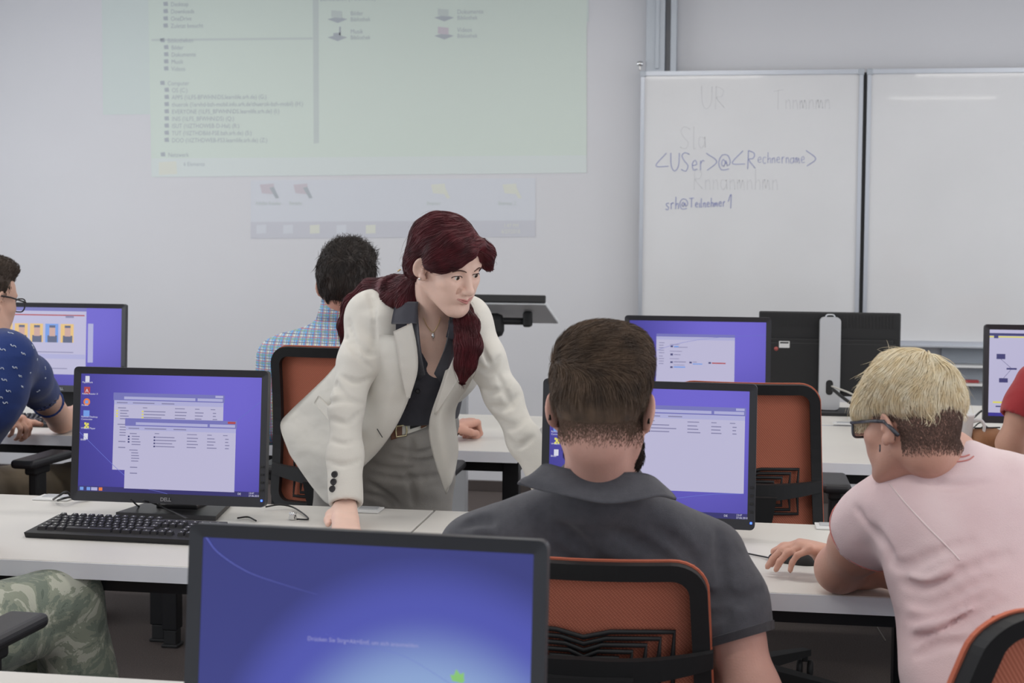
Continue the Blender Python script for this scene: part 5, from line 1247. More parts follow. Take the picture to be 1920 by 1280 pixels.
# ================================================================== the man in the grey polo
def polo_man():
    P = Person('man seen from behind in dark grey polo shirt, short brown hair, at the middle desk', (-.24, 2.62, 0))
    sk = skin('skin_pink', (206, 160, 146)); po = cloth('polo_grey', (80, 80, 86), .10, .4, 900, 60, wr=.3, wsc=7); hr = mat('hair_brown', (104, 84, 68), .6, spec=.35, c2=(68, 55, 46), vscale=40); st = mat('hair_fade', (110, 90, 78), .8, spec=.2, var=.2, vscale=160)
    H = Q(1129, 765, d=2.44); S = 1.04; R = basis(turn(V(0, 1, 0), -4), 6, 0)
    J = dict(neck=Q(1125, 906, d=2.50), chest=Q(1125, 1120, d=2.77), waist=Q(1130, 1340, d=2.82), pelvis=Q(1125, 1470, d=2.84), shL=Q(888, 1030, d=2.60), shR=Q(1335, 1050, d=2.56))
    fr = nrm(V(.05, 1, .0))
    elR, wrR = Q(1412, 1300, d=2.50), V(-.02, 2.80, .64); elL, wrL = Q(850, 1290, d=2.6), V(-.42, 2.86, .64)
    B = Solid(); torso(B, J, -.012, 1.1, front=fr); arm(B, J['shR'], elR, wrR, W=1.08, r=(.046, .045, .044, .041, .027)); arm(B, J['shL'], elL, wrL, W=1.08, r=(.046, .045, .044, .041, .027))
    kL, kR = V(-.42, 3.02, .50), V(-.06, 3.02, .50); leg(B, J['pelvis'] + V(-.1, 0, 0), kL, V(-.42, 3.0, .09), -.01); leg(B, J['pelvis'] + V(.1, 0, 0), kR, V(-.05, 3.0, .09), -.01)
    nb = H + R @ (V(0, -.045, -.05) * S); B.cap(nb, J['neck'] + V(0, .0, .01), .053, .058, k=.02); B.cap(J['neck'] + V(0, .0, .01), J['neck'] + V(0, .08, -.10), .056, .055, k=.03)
    B.frame(H, R, S); head(B, False, True); B.frame()
    for w_, s in ((wrR, 1), (wrL, -1)): hand(B, w_, w_ + V(-.02 * s, .09, -.005), (0, 0, -1), [(20, 25, 15)] * 4, side=-s, S=1.02)
    zl = H[2] - .17; hb = B.surf(.0026, lo=V(H[0] - .13, H[1] - .16, zl)); P.part('body', merge(hb, B.surf(.007, hi=V(9, 9, zl + .005))), sk); eyes(P, H, R, S)
    # hair: short sides, longer top
    Hs = Solid(); Hs.frame(H, R, S)
    Hs.ell((0, -.018, .037), (.0752, .0965, .0850), k=.02); Hs.ell((0, -.056, .002), (.0595, .0520, .062), k=.03)
    Hs.ell((0, .0, .104), (.064, .082, .036), k=.03); Hs.ell((.028, .035, .104), (.040, .05, .026), k=.02); Hs.ell((-.045, -.02, .070), (.033, .06, .042), k=.02); Hs.ell((.045, -.02, .070), (.033, .06, .042), k=.02)
    Hs.ell((0, .12, -.045), (.085, .085, .10), k=.01, sub=True); Fd = Solid(); Fd.ops = list(Hs.ops); Fd.R, Fd.T, Fd.S = Hs.R, Hs.T, Hs.S
    Hs.box((0, .02, -.086), (.2, .2, .07), eul(10, 0, 0), .0, .012, True); Fd.box((0, .02, -.126), (.2, .2, .07), eul(12, 0, 0), .0, .006, True)
    for s in (-1, 1):
        for X_ in (Hs, Fd): X_.ell((s * .088, .010, -.014), (.030, .034, .040), k=.006, sub=True)
    Hs.frame(); Fd.frame(); hv, hf = Hs.surf(.0035); fv, ff = Fd.surf(.004)
    loc = lambda p: (p - H) @ R / S
    ear_far = lambda c: ((np.abs(loc(c)[:, 0]) < .060) | (loc(c)[:, 2] > .034) | (loc(c)[:, 1] < -.045)) * 1.
    def df(p, u):
        l = loc(p); top = np.clip((l[:, 2] - .03) / .05, 0, 1)[:, None]
        a = (R @ np.stack([np.full(len(p), .75), np.full(len(p), .25) - 0 * l[:, 0], np.full(len(p), .05)], 0)).T; b = (R @ np.stack([l[:, 0] * 2, np.full(len(p), -.1), np.full(len(p), -1.)], 0)).T
        return a * top + b * (1 - top) + .16 * np.sin(l[:, [1, 2, 0]] * 45)
    kt = lambda c: np.clip((loc(c)[:, 2] - .01) / .05, .0, 1); kl = lambda c: np.clip((loc(c)[:, 2] + .062) / .045, 0, 1) ** 1.5 * (loc(c)[:, 2] < .02) * (loc(c)[:, 1] < .0) * (np.abs(loc(c)[:, 0]) < .071)
    top = grow(Hs, sample(hv, hf, 9500, kt), df, 8, .0055, .0004, .009, .6, .10); side = grow(B, sample(*hb, 30000, kl), lambda p, u: (R @ np.stack([loc(p)[:, 0] * 1.5, np.full(len(p), -.15), np.full(len(p), -1.)], 0)).T, 3, .0020, .0, .0010, .5, .25)
    P.part('hair', merge((hv, hf), strands(top, .0006)), hr); P.part('hair_fade', strands(side, .00028), st)
    Bd = Solid(); Bd.frame(H, R, S)
    for s in (-1, 1): Bd.chain([(s * .056, .018, -.058), (s * .046, .035, -.080), (s * .03, .068, -.104), (0, .082, -.108)], [.012, .016, .017, .018], k=.02)
    Bd.frame(); bv, bf = Bd.surf(.004); bs = grow(Bd, sample(bv, bf, 1500), lambda p, u: np.tile(R @ V(0, .2, -1), (len(p), 1)), 4, .004, .0003, .004, .5, .4)
    P.part('beard', merge((bv, bf), strands(bs, .0007)), mat('beard_dark', (44, 36, 32), .7, spec=.2))
    # spectacle temple tips behind the ears
    gm = mat('frame_black', (20, 20, 22), .3)
    g = MB()
    for s in (-1, 1): g.tube([V(*(H + R @ (V(*q) * S))) for q in ((s * .070, .09, .012), (s * .080, .02, .012), (s * .0835, -.018, .004), (s * .083, -.028, -.014), (s * .081, -.030, -.022))], .0028, 6)
    for s in (-1, 1): g.tube(bez([V(*(H + R @ (V(s * .033 + .024 * math.cos(a), .102, .0 + .017 * math.sin(a)) * S))) for a in np.linspace(0, 2 * PI, 9)], 16), .0018, 5)
    P.mb('spectacles', g, gm)
    # polo shirt
    C = Solid(); torso(C, J, .004, 1.16, front=fr, k=.055)
    C.cap(Q(1010, 1040, d=2.56), Q(1245, 1045, d=2.54), .075, .075, k=.06)
    up = .60
    for s, e in ((J['shR'], elR), (J['shL'], elL)):
        en = s + (e - s) * up; C.chain([s, s + (e - s) * .3, en + (e - s) * .08], [.068, .068, .062], k=.045)
    C.cap(J['neck'] + V(0, .01, -.02), J['neck'] + V(0, .09, -.10), .072, .10, k=.05); C.cap(J['neck'] + V(0, .015, .075), J['neck'] + V(0, .0, .14), .060, .07, k=.012, sub=True)
    C0 = Solid(); C0.ops = list(C.ops)
    folds(C, C0, [([(1348, 1000), (1356, 1060), (1360, 1120), (1362, 1160)], .0035), ([(1290, 1108), (1330, 1126), (1360, 1112)], .007), ([(1290, 1140), (1328, 1158), (1360, 1150)], .006), ([(1050, 985), (1075, 1010), (1110, 1045), (1160, 1070)], .006), ([(1150, 1000), (1220, 1030), (1290, 1080)], .005),
                  ([(1365, 1118), (1395, 1126), (1430, 1108)], .005), ([(900, 1000), (930, 1030), (950, 1060)], .006), ([(1040, 1030), (1090, 1060), (1150, 1062)], .005), ([(1230, 990), (1275, 1020), (1310, 1060)], .005), ([(870, 985), (900, 975), (925, 980)], .004)], .016)
    C.noise(.005, 13, (1, 1, 1.5), 21)
    for s, e in ((J['shR'], elR), (J['shL'], elL)): en = s + (e - s) * up; cuff(C, s, en, .063, .004, .02, .09)
    P.part('polo_shirt', C.surf(.006), po)
    en = J['shR'] + (elR - J['shR']) * (up - .045); ax = aim(J['shR'], elR)
    rib = np.array([[C0.snap([en + (elR - J['shR']) * t + ax @ V(.07 * math.cos(a), .07 * math.sin(a), 0)], .0035)[0] for a in np.linspace(0, 2 * PI, 26)] for t in (-.02, .045)])
    P.part('sleeve_band', sheet(rib, .004), po)
    # collar
    cr = [[(1004, 888, .02), (1022, 870, .0), (1056, 877, -.025), (1112, 889, -.035), (1188, 886, -.035), (1222, 893, -.02), (1246, 912, .02)],
          [(980, 898, .01), (1002, 898, -.01), (1050, 908, -.045), (1125, 920, -.06), (1195, 914, -.055), (1238, 912, -.03), (1260, 925, .0)],
          [(970, 906, .0), (1008, 918, -.02), (1062, 930, -.06), (1135, 944, -.075), (1195, 938, -.07), (1237, 930, -.045), (1268, 936, -.02)]]
    rows = [[Q(x, y, d=2.45 + dd) for x, y, dd in r] for r in cr]
    P.part('collar', sheet(interp_rows(rows, 10, 48), .004), po)
    Tr = Solid(); Tr.cap(J['pelvis'] + V(-.08, 0, 0), J['pelvis'] + V(.08, 0, 0), .13, .13, k=.05); leg(Tr, J['pelvis'] + V(-.1, 0, 0), kL, V(-.42, 3.0, .09), .01); leg(Tr, J['pelvis'] + V(.1, 0, 0), kR, V(-.05, 3.0, .09), .01)
    P.part('trousers', Tr.surf(.010), cloth('jeans_dark', (44, 48, 62)))
    for a in (V(-.42, 3.0, .09), V(-.05, 3.0, .09)): shoe(P, a, a + V(0, .16, 0), dark_shoe)
polo_man()

# ================================================================== the blond person in pink
def pink_person():
    P = Person('person with blond undercut, glasses and pale pink t-shirt leaning over the desk', (.5, 2.42, 0))
    sk = skin('skin_tan', (204, 158, 140)); tm = cloth('tshirt_pink', (222, 194, 197), .04, .3, 700, 5, c2=(232, 212, 213), wr=.3, wsc=8); bl = mat('hair_blond', (230, 210, 170), .5, spec=.35, c2=(246, 236, 212), vscale=60); dk = mat('hair_shaved', (112, 92, 84), .8, spec=.15, var=.2, vscale=160)
    H = Q(1707, 799, d=2.55); S = .88; R = basis(turn(-toC(H), 46), 8, 3)
    J = dict(neck=Q(1778, 868, d=2.58), chest=Q(1835, 1060, d=2.54), waist=Q(1880, 1290, d=2.46), pelvis=Q(1880, 1440, d=2.42), shL=Q(1658, 962, d=2.64), shR=Q(1965, 940, d=2.64))
    fr = nrm(V(-.25, 1, -.45))
    elL, wrL = Q(1574, 1066, z=DZ + .050), Q(1700, 1048, z=DZ + .035); elR, wrR = Q(1760, 1085, z=DZ + .05), Q(1545, 1040, z=DZ + .045)
    B = Solid(); torso(B, J, -.012, .9, front=fr); arm(B, J['shL'], elL, wrL, W=1.0, r=(.054, .053, .044, .043, .03)); arm(B, J['shR'], elR, wrR, W=.9)
    kL, kR = V(.52, 2.96, .52), V(.78, 2.96, .52); leg(B, J['pelvis'] + V(-.1, 0, 0), kL, V(.52, 2.94, .09), -.01); leg(B, J['pelvis'] + V(.1, 0, 0), kR, V(.78, 2.94, .09), -.01)
    nb = H + R @ (V(0, -.04, -.05) * S); B.cap(nb, J['neck'] + V(0, .015, 0), .047, .052, k=.02); B.cap(J['neck'] + V(0, .015, 0), J['neck'] + V(.01, .02, -.07), .055, .075, k=.03)
    B.frame(H, R, S); head(B, True, True, splay=14); B.frame()
    # right hand over the mouse, thumb on the near side
    mo = Q(1487, 1052, z=DZ)
    hand(B, wrR + V(.006, 0, .004), Q(1503, 1022, z=DZ + .066), (0, 0, -1), [(36, 30, 14), (34, 28, 12), (36, 30, 16), (40, 34, 20)], side=-1, S=.88, thumb=((.7, .6, .1), (.9, .25, .5), (.8, .0, .7)), spread=.08)
    hand(B, wrL, wrL + nrm(wrL - elL) * .085, (0, 0, -1), [(20, 25, 15)] * 4, side=1, S=.95)
    zl = H[2] - .16; hb = B.surf(.0026, lo=V(H[0] - .13, H[1] - .16, zl)); P.part('body', merge(hb, B.surf(.0045, hi=V(9, 9, zl + .005))), sk); eyes(P, H, R, S)
    # shaved back and sides, long blond top
    loc = lambda p: (p - H) @ R / S
    ku = lambda c: np.clip((loc(c)[:, 2] + .060 + .45 * np.clip(loc(c)[:, 1] + .03, 0, 1)) / .03, 0, 1) * (loc(c)[:, 2] < .05) * ((loc(c)[:, 1] < -.03) | (loc(c)[:, 2] > .012) & (loc(c)[:, 1] < .035)) * (np.abs(loc(c)[:, 0]) < .0775)
    us = grow(B, sample(*hb, 30000, ku), lambda p, u: np.tile(R @ V(0, -.3, -1), (len(p), 1)), 3, .0019, .0, .0009, .6, .3)
    P.part('shaved_hair', strands(us, .00030), dk)
    Hs = Solid(); Hs.frame(H, R, S)
    Hs.ell((0, -.010, .070), (.081, .100, .084), k=.02); Hs.ell((0, .05, .055), (.066, .055, .05), k=.03); Hs.ell((0, -.046, .045), (.077, .060, .062), k=.03); Hs.ell((-.03, .075, .03), (.04, .03, .035), k=.03)
    Hs.ell((0, .11, -.038), (.09, .075, .055), k=.01, sub=True); Hs.box((0, .0, -.065), (.2, .2, .085), eul(-4, 0, 0), 0, .02, True)
    for s in (-1, 1): Hs.ell((s * .088, -.012, -.004), (.03, .024, .030), k=.006, sub=True)
    Hs.frame(); Hs.noise(.004, 45, seed=4); hv, hf = Hs.surf(.004)
    crown = H + R @ (V(.01, -.045, .14) * S)
    def df(p, u):
        d = p - crown; d = d / (np.linalg.norm(d, axis=1, keepdims=True) + 1e-6); l = loc(p); dn = np.clip((.09 - l[:, 2]) / .08, 0, 1)[:, None]
        return d * (1 - dn) + (R @ V(0, .12, -1)) * dn + .22 * np.sin(l[:, [2, 0, 1]] * 55)
    pth = grow(Hs, sample(hv, hf, 9500), df, 8, .0095, .0005, .009, .62, .11)
    low = grow(Hs, sample(hv, hf, 2200, lambda c: (loc(c)[:, 2] < .04) * 1.), df, 6, .010, .0005, .004, .3, .14)
    fly = grow(Hs, sample(hv, hf, 120, lambda c: (loc(c)[:, 2] > .06) * 1.), df, 6, .010, .001, .024, .5, .35)
    P.part('hair', merge((hv, hf), strands(pth, .0009), strands(low, .0009), strands(fly, .0004)), bl)
    # spectacles
    gm = mat('frame_tortoise', (40, 38, 44), .3, c2=(86, 90, 100), vscale=70); W_ = lambda *a: H + R @ (V(*a) * S); g = MB()
    for s in (-1, 1):
        g.tube([W_(s * .068, .098, .010), W_(s * .076, .03, .012), W_(s * .0835, -.012, .010)], .0032, 8); g.tube([W_(s * .0835, -.012, .010), W_(s * .086, -.03, -.002), W_(s * .084, -.048, -.018)], .0038, 8)
        c = rrect(.054, .036, .010, 4, s * .036, -.002); g.tube([W_(x, .106 - .1 * abs(abs(x) - .0) ** 1.0 * .12 / .1 * .8, z) for x, z in c], .0024, 6, True)
    g.tube([W_(-.010, .104, .006), W_(.010, .104, .006)], .002, 6); P.mb('spectacles', g, gm)
    gl = mat('lens', (230, 235, 240), .05, trans=.95, spec=.5)
    for s in (-1, 1): P.mb('lens', MB().add([W_(x, .1045 - .096 * abs(x), z) for x, z in rrect(.052, .034, .010, 4, s * .036, -.002)], [tuple(range(20))]), gl)
    er = W_(-.083, .004, -.036); P.mb('earring', MB().tube(bez([er, er + V(.0, -.004, -.006), er + V(0, 0, -.012)], 8), .0014, 6), gm)
    # t-shirt
    C = Solid(); torso(C, J, .004, .92, front=fr, k=.055)
    C.cap(Q(1750, 960, d=2.56), Q(1890, 950, d=2.56), .075, .08, k=.06); C.cap(J['chest'], J['waist'], .14, .15, k=.06, flat=(fr, .8))
    eL = J['shL'] + (elL - J['shL']) * .36; C.chain([J['shL'] + V(.02, 0, 0), J['shL'] + (elL - J['shL']) * .25, eL + (elL - J['shL']) * .1], [.068, .066, .063], k=.05)
    eR = J['shR'] + (elR - J['shR']) * .50; C.chain([J['shR'], eR + (elR - J['shR']) * .1], [.07, .064], k=.05)
    C.cap(J['neck'] + V(0, .0, -.025), J['neck'] + V(.01, .03, -.10), .068, .10, k=.05); C.cap(J['neck'] + V(-.012, .018, .058), J['neck'] + V(-.03, .04, .13), .052, .06, k=.008, sub=True)
    C0 = Solid(); C0.ops = list(C.ops)
    folds(C, C0, [([(1665, 1052), (1695, 1062), (1750, 1040), (1820, 1015)], .005), ([(1690, 1092), (1730, 1104), (1800, 1072), (1890, 1040)], .006), ([(1700, 1125), (1750, 1132), (1850, 1085)], .005), ([(1705, 1162), (1760, 1158), (1860, 1115)], .005), ([(1712, 1200), (1745, 1180), (1810, 1160), (1880, 1130)], .007),
                  ([(1640, 985), (1660, 1020), (1668, 1045)], .005), ([(1605, 950), (1630, 985), (1652, 1015)], .004), ([(1720, 1230), (1760, 1208), (1820, 1205)], .005), ([(1700, 1080), (1740, 1086), (1780, 1070)], .004, 1), ([(1715, 1180), (1760, 1168), (1820, 1140)], .004, 1), ([(1740, 900), (1790, 912), (1850, 905)], .003)], .014)
    C.noise(.005, 14, (1, 1, 1.6), 31)
    cuff(C, J['shL'], eL, .063, .004, .02, .09); cuff(C, J['shR'], eR, .064, .004, .02, .09)
    P.part('tshirt', C.surf(.0058), tm)
    # neck rib and shoulder seams
    rim = mat('seam_coral', (206, 128, 122), .85); nr = cast(C, [tuple(p)[:2] for p in bez([(1722, 868, 0), (1745, 858, 0), (1775, 857, 0), (1805, 856, 0), (1818, 852, 0)], 16)], .001)
    P.mb('neck_seam', MB().tube([V(*q) for q in nr], .0013, 6), rim)
    nr2 = cast(C, [tuple(p)[:2] for p in bez([(1735, 870, 0), (1760, 867, 0), (1790, 866, 0), (1815, 862, 0), (1826, 855, 0)], 16)], .001)
    P.mb('neck_seam', MB().tube([V(*q) for q in nr2], .0011, 6), rim)
    ax = aim(J['shL'], elL); sm = C0.snap(np.array([eL - (elL - J['shL']) * .045 + ax @ V(.07 * math.cos(a), .07 * math.sin(a), 0) for a in np.linspace(0, 2 * PI, 30)]), .0008)
    P.mb('sleeve_seam', MB().tube([V(*q) for q in sm[:-1]], .0011, 5, True), rim)
    wl = mat('seam_pale', (230, 214, 214), .85); se = cast(C, [tuple(p)[:2] for p in bez([(1668, 906, 0), (1700, 945, 0), (1740, 988, 0), (1782, 1030, 0), (1800, 1050, 0)], 30)], .0004)
    P.mb('raglan_seam', MB().tube([V(*q) for q in se], .0018, 6, flat=.5), wl)
    # forearm tattoo
    ink = mat('tattoo_ink', (96, 84, 84), .7); tt = MB()
    for k in range(4): tt.tube([V(*q) for q in B.snap(np.array([tuple(q) for q in bez([Q(1650 + k * 3, 1062 + k * 3, d=2.8), Q(1655 + k * 2, 1068 + k * 3, d=2.8), Q(1652 + k * 3, 1074 + k * 3, d=2.8)], 8)]), .0003)], .0008, 4)
    P.mb('tattoo', tt, ink)
    Tr = Solid(); Tr.cap(J['pelvis'] + V(-.08, 0, 0), J['pelvis'] + V(.08, 0, 0), .13, .13, k=.05); leg(Tr, J['pelvis'] + V(-.1, 0, 0), kL, V(.52, 2.94, .09), .01); leg(Tr, J['pelvis'] + V(.1, 0, 0), kR, V(.78, 2.94, .09), .01)
    P.part('trousers', Tr.surf(.010), cloth('jeans_blue', (58, 66, 88)))
    for a in (V(.52, 2.94, .09), V(.78, 2.94, .09)): shoe(P, a, a + V(0, .16, 0), dark_shoe)
pink_person()

# ================================================================== the man in the checked shirt
def check_mat():
    m = mat('check_shirt', (120, 170, 214), .85, spec=.15); nt = m.node_tree; b = nt.nodes['Principled BSDF']; tc = nt.nodes.new('ShaderNodeTexCoord'); sx = nt.nodes.new('ShaderNodeSeparateXYZ'); nt.links.new(tc.outputs['Object'], sx.inputs[0])
    def N(t, op=None, **k):
        n = nt.nodes.new(t)
        if op: n.operation = op
        return n
    def mth(op, a, b_=None):
        n = N('ShaderNodeMath', op)
        for i, q in enumerate((a, b_)):
            if q is None: continue
            if isinstance(q, (int, float)): n.inputs[i].default_value = q
            else: nt.links.new(q, n.inputs[i])
        return n.outputs[0]
    def stripe(co, per, ph, w): f = mth('FRACT', mth('ADD', mth('MULTIPLY', co, 1 / per), ph)); return mth('LESS_THAN', f, w)
    def mix(fac, a, c):
        n = N('ShaderNodeMixRGB'); nt.links.new(fac, n.inputs[0])
        if isinstance(a, tuple): n.inputs[1].default_value = a
        else: nt.links.new(a, n.inputs[1])
        n.inputs[2].default_value = c; return n.outputs[0]
    c = (*lin((206, 218, 222)), 1); X, Z = sx.outputs[0], sx.outputs[2]
    r = mix(stripe(X, .026, .1, .42), c, (*lin((120, 176, 222)), 1)); r = mix(mth('MULTIPLY', stripe(Z, .026, 0, .42), .75), r, (*lin((104, 164, 218)), 1))
    for co, ph, cc in ((X, .62, (206, 196, 140)), (Z, .55, (190, 110, 124)), (X, .30, (110, 140, 170)), (Z, .82, (140, 176, 140)), (Z, .2, (100, 108, 140)), (X, .84, (186, 120, 130))): r = mix(stripe(co, .026, ph, .09), r, (*lin(cc), 1))
    nt.links.new(r, b.inputs['Base Color']); return m
def check_man():
    P = Person('dark-haired man in blue checked shirt behind the woman in the cream blazer', (-1.16, 4.42, 0))
    sk = skin('skin_warm', (204, 156, 138)); ck = check_mat(); hr = mat('hair_black', (36, 31, 30), .55, spec=.3, c2=(58, 50, 46), vscale=40)
    H = Q(653, 537, d=4.62); S = 1.12; R = basis(turn(V(0, 1, 0), -4), 10, 0)
    J = dict(neck=Q(640, 607, d=4.60), chest=Q(625, 740, d=4.60), waist=V(-1.19, 4.46, .72), pelvis=V(-1.18, 4.44, .56), shL=Q(520, 672, d=4.62), shR=Q(745, 668, d=4.60)); fr = nrm(V(.1, 1, -.1))
    wrR = Q(842, 805, z=DZ + .042); elR = Q(770, 800, z=DZ + .05) + V(0, -.02, 0); elL = Q(505, 800, d=4.6); wrL = V(-1.3, 4.82, DZ + .05)
    B = Solid(); torso(B, J, -.012, 1.05, front=fr); arm(B, J['shR'], elR, wrR, W=1.); arm(B, J['shL'], elL, wrL, W=1.)
    B.cap(H + R @ V(0, -.04, -.05), J['neck'] + V(0, .01, 0), .056, .062, k=.03); B.frame(H, R, S); head(B, False, True); B.frame()
    kn = Q(884, 790, z=DZ + .055)
    hand(B, wrR, kn, (0, 0, -1), [(75, 80, 50), (75, 80, 50), (75, 80, 50), (70, 80, 50)], side=-1, S=1.02, thumb=((.6, .7, .3), (.9, .0, .3), (.8, -.5, .2))); hand(B, wrL, wrL + V(.03, .08, 0), (0, 0, -1), [(20, 25, 15)] * 4, side=1)
    kL, kR = V(-1.34, 4.86, .52), V(-1.08, 4.86, .52); leg(B, J['pelvis'] + V(-.1, 0, 0), kL, V(-1.34, 4.84, .09), -.01); leg(B, J['pelvis'] + V(.1, 0, 0), kR, V(-1.08, 4.84, .09), -.01)
    zl = H[2] - .16; P.part('body', merge(B.surf(.004, lo=V(H[0] - .13, H[1] - .16, zl)), B.surf(.006, hi=V(9, 9, zl + .005))), sk); eyes(P, H, R, S)
    Hs = Solid(); Hs.frame(H, R, S); Hs.ell((0, -.02, .042), (.080, .102, .090), k=.02); Hs.ell((0, -.06, .0), (.064, .053, .066), k=.03); Hs.ell((0, .02, .10), (.06, .07, .035), k=.03)
    Hs.ell((0, .12, -.04), (.09, .085, .10), k=.01, sub=True); Hs.box((0, .02, -.135), (.2, .2, .07), eul(12, 0, 0), 0, .01, True)
    for s in (-1, 1): Hs.ell((s * .088, .008, -.012), (.028, .03, .038), k=.006, sub=True)
    Hs.frame(); Hs.noise(.003, 70, seed=6); hv, hf = Hs.surf(.004); loc = lambda p: (p - H) @ R / S
    def df(p, u): l = loc(p); t = np.clip((l[:, 2] - .04) / .05, 0, 1)[:, None]; return (R @ np.stack([.5 * np.sin(l[:, 1] * 70), .6 + 0 * l[:, 0], .5 + 0 * l[:, 0]], 0)).T * t + (R @ V(0, -.2, -1)) * (1 - t)
    kt = lambda c: (loc(c)[:, 2] > .05) * 1.
    P.part('hair', merge((hv, hf), strands(grow(Hs, sample(hv, hf, 4200), df, 5, .006, .0004, .006, .6, .25), .0011), strands(grow(Hs, sample(hv, hf, 900, kt), df, 6, .007, .001, .022, .5, .35), .0009)), hr)
    C = Solid(); torso(C, J, .008, 1.12, front=fr); C.cap(J['neck'] + V(0, 0, .02), J['neck'] + V(0, 0, .13), .064, .066, k=.008, sub=True)
    for s, e in ((J['shR'], elR), (J['shL'], elL)): C.chain([s, s + (e - s) * .6, e], [.07, .062, .056], k=.04)
    C.cap(J['neck'] + V(0, .0, -.01), J['neck'] + V(0, .03, -.09), .072, .10, k=.05); C.cap(J['neck'] + V(0, .015, .07), J['neck'] + V(0, .01, .13), .060, .066, k=.008, sub=True); C.noise(.005, 13, seed=9); C0 = Solid(); C0.ops = list(C.ops); P.part('checked_shirt', C.surf(.008), ck)
    cl = np.array([[J['neck'] + V(r_ * math.cos(a), r_ * math.sin(a) + .005, z_) for a in np.linspace(PI * 1.0, PI * 2.0, 20)] for r_, z_ in ((.064, .078), (.068, .058), (.082, .012))]); P.part('shirt_collar', sheet(cl, .004), ck)
    bd = mat('bracelet', (34, 30, 30), .6); dr = nrm(kn - wrR)
    for o_ in (0, .012): c = wrR + dr * (.005 + o_); A_ = aim(wrR, kn); P.mb('bracelet', MB().tube([c + A_ @ V(.030 * math.cos(a), .030 * math.sin(a), 0) for a in np.linspace(0, 2 * PI, 21)[:-1]], .003, 6, True), bd)
    Tr = Solid(); Tr.cap(J['pelvis'] + V(-.08, 0, 0), J['pelvis'] + V(.08, 0, 0), .13, .13, k=.05); leg(Tr, J['pelvis'] + V(-.1, 0, 0), kL, V(-1.34, 4.84, .09), .01); leg(Tr, J['pelvis'] + V(.1, 0, 0), kR, V(-1.08, 4.84, .09), .01)
    P.part('trousers', Tr.surf(.012), cloth('jeans_front', (60, 66, 84)))
    for a in (V(-1.34, 4.84, .09), V(-1.08, 4.84, .09)): shoe(P, a, a + V(0, .16, 0), dark_shoe)
check_man()

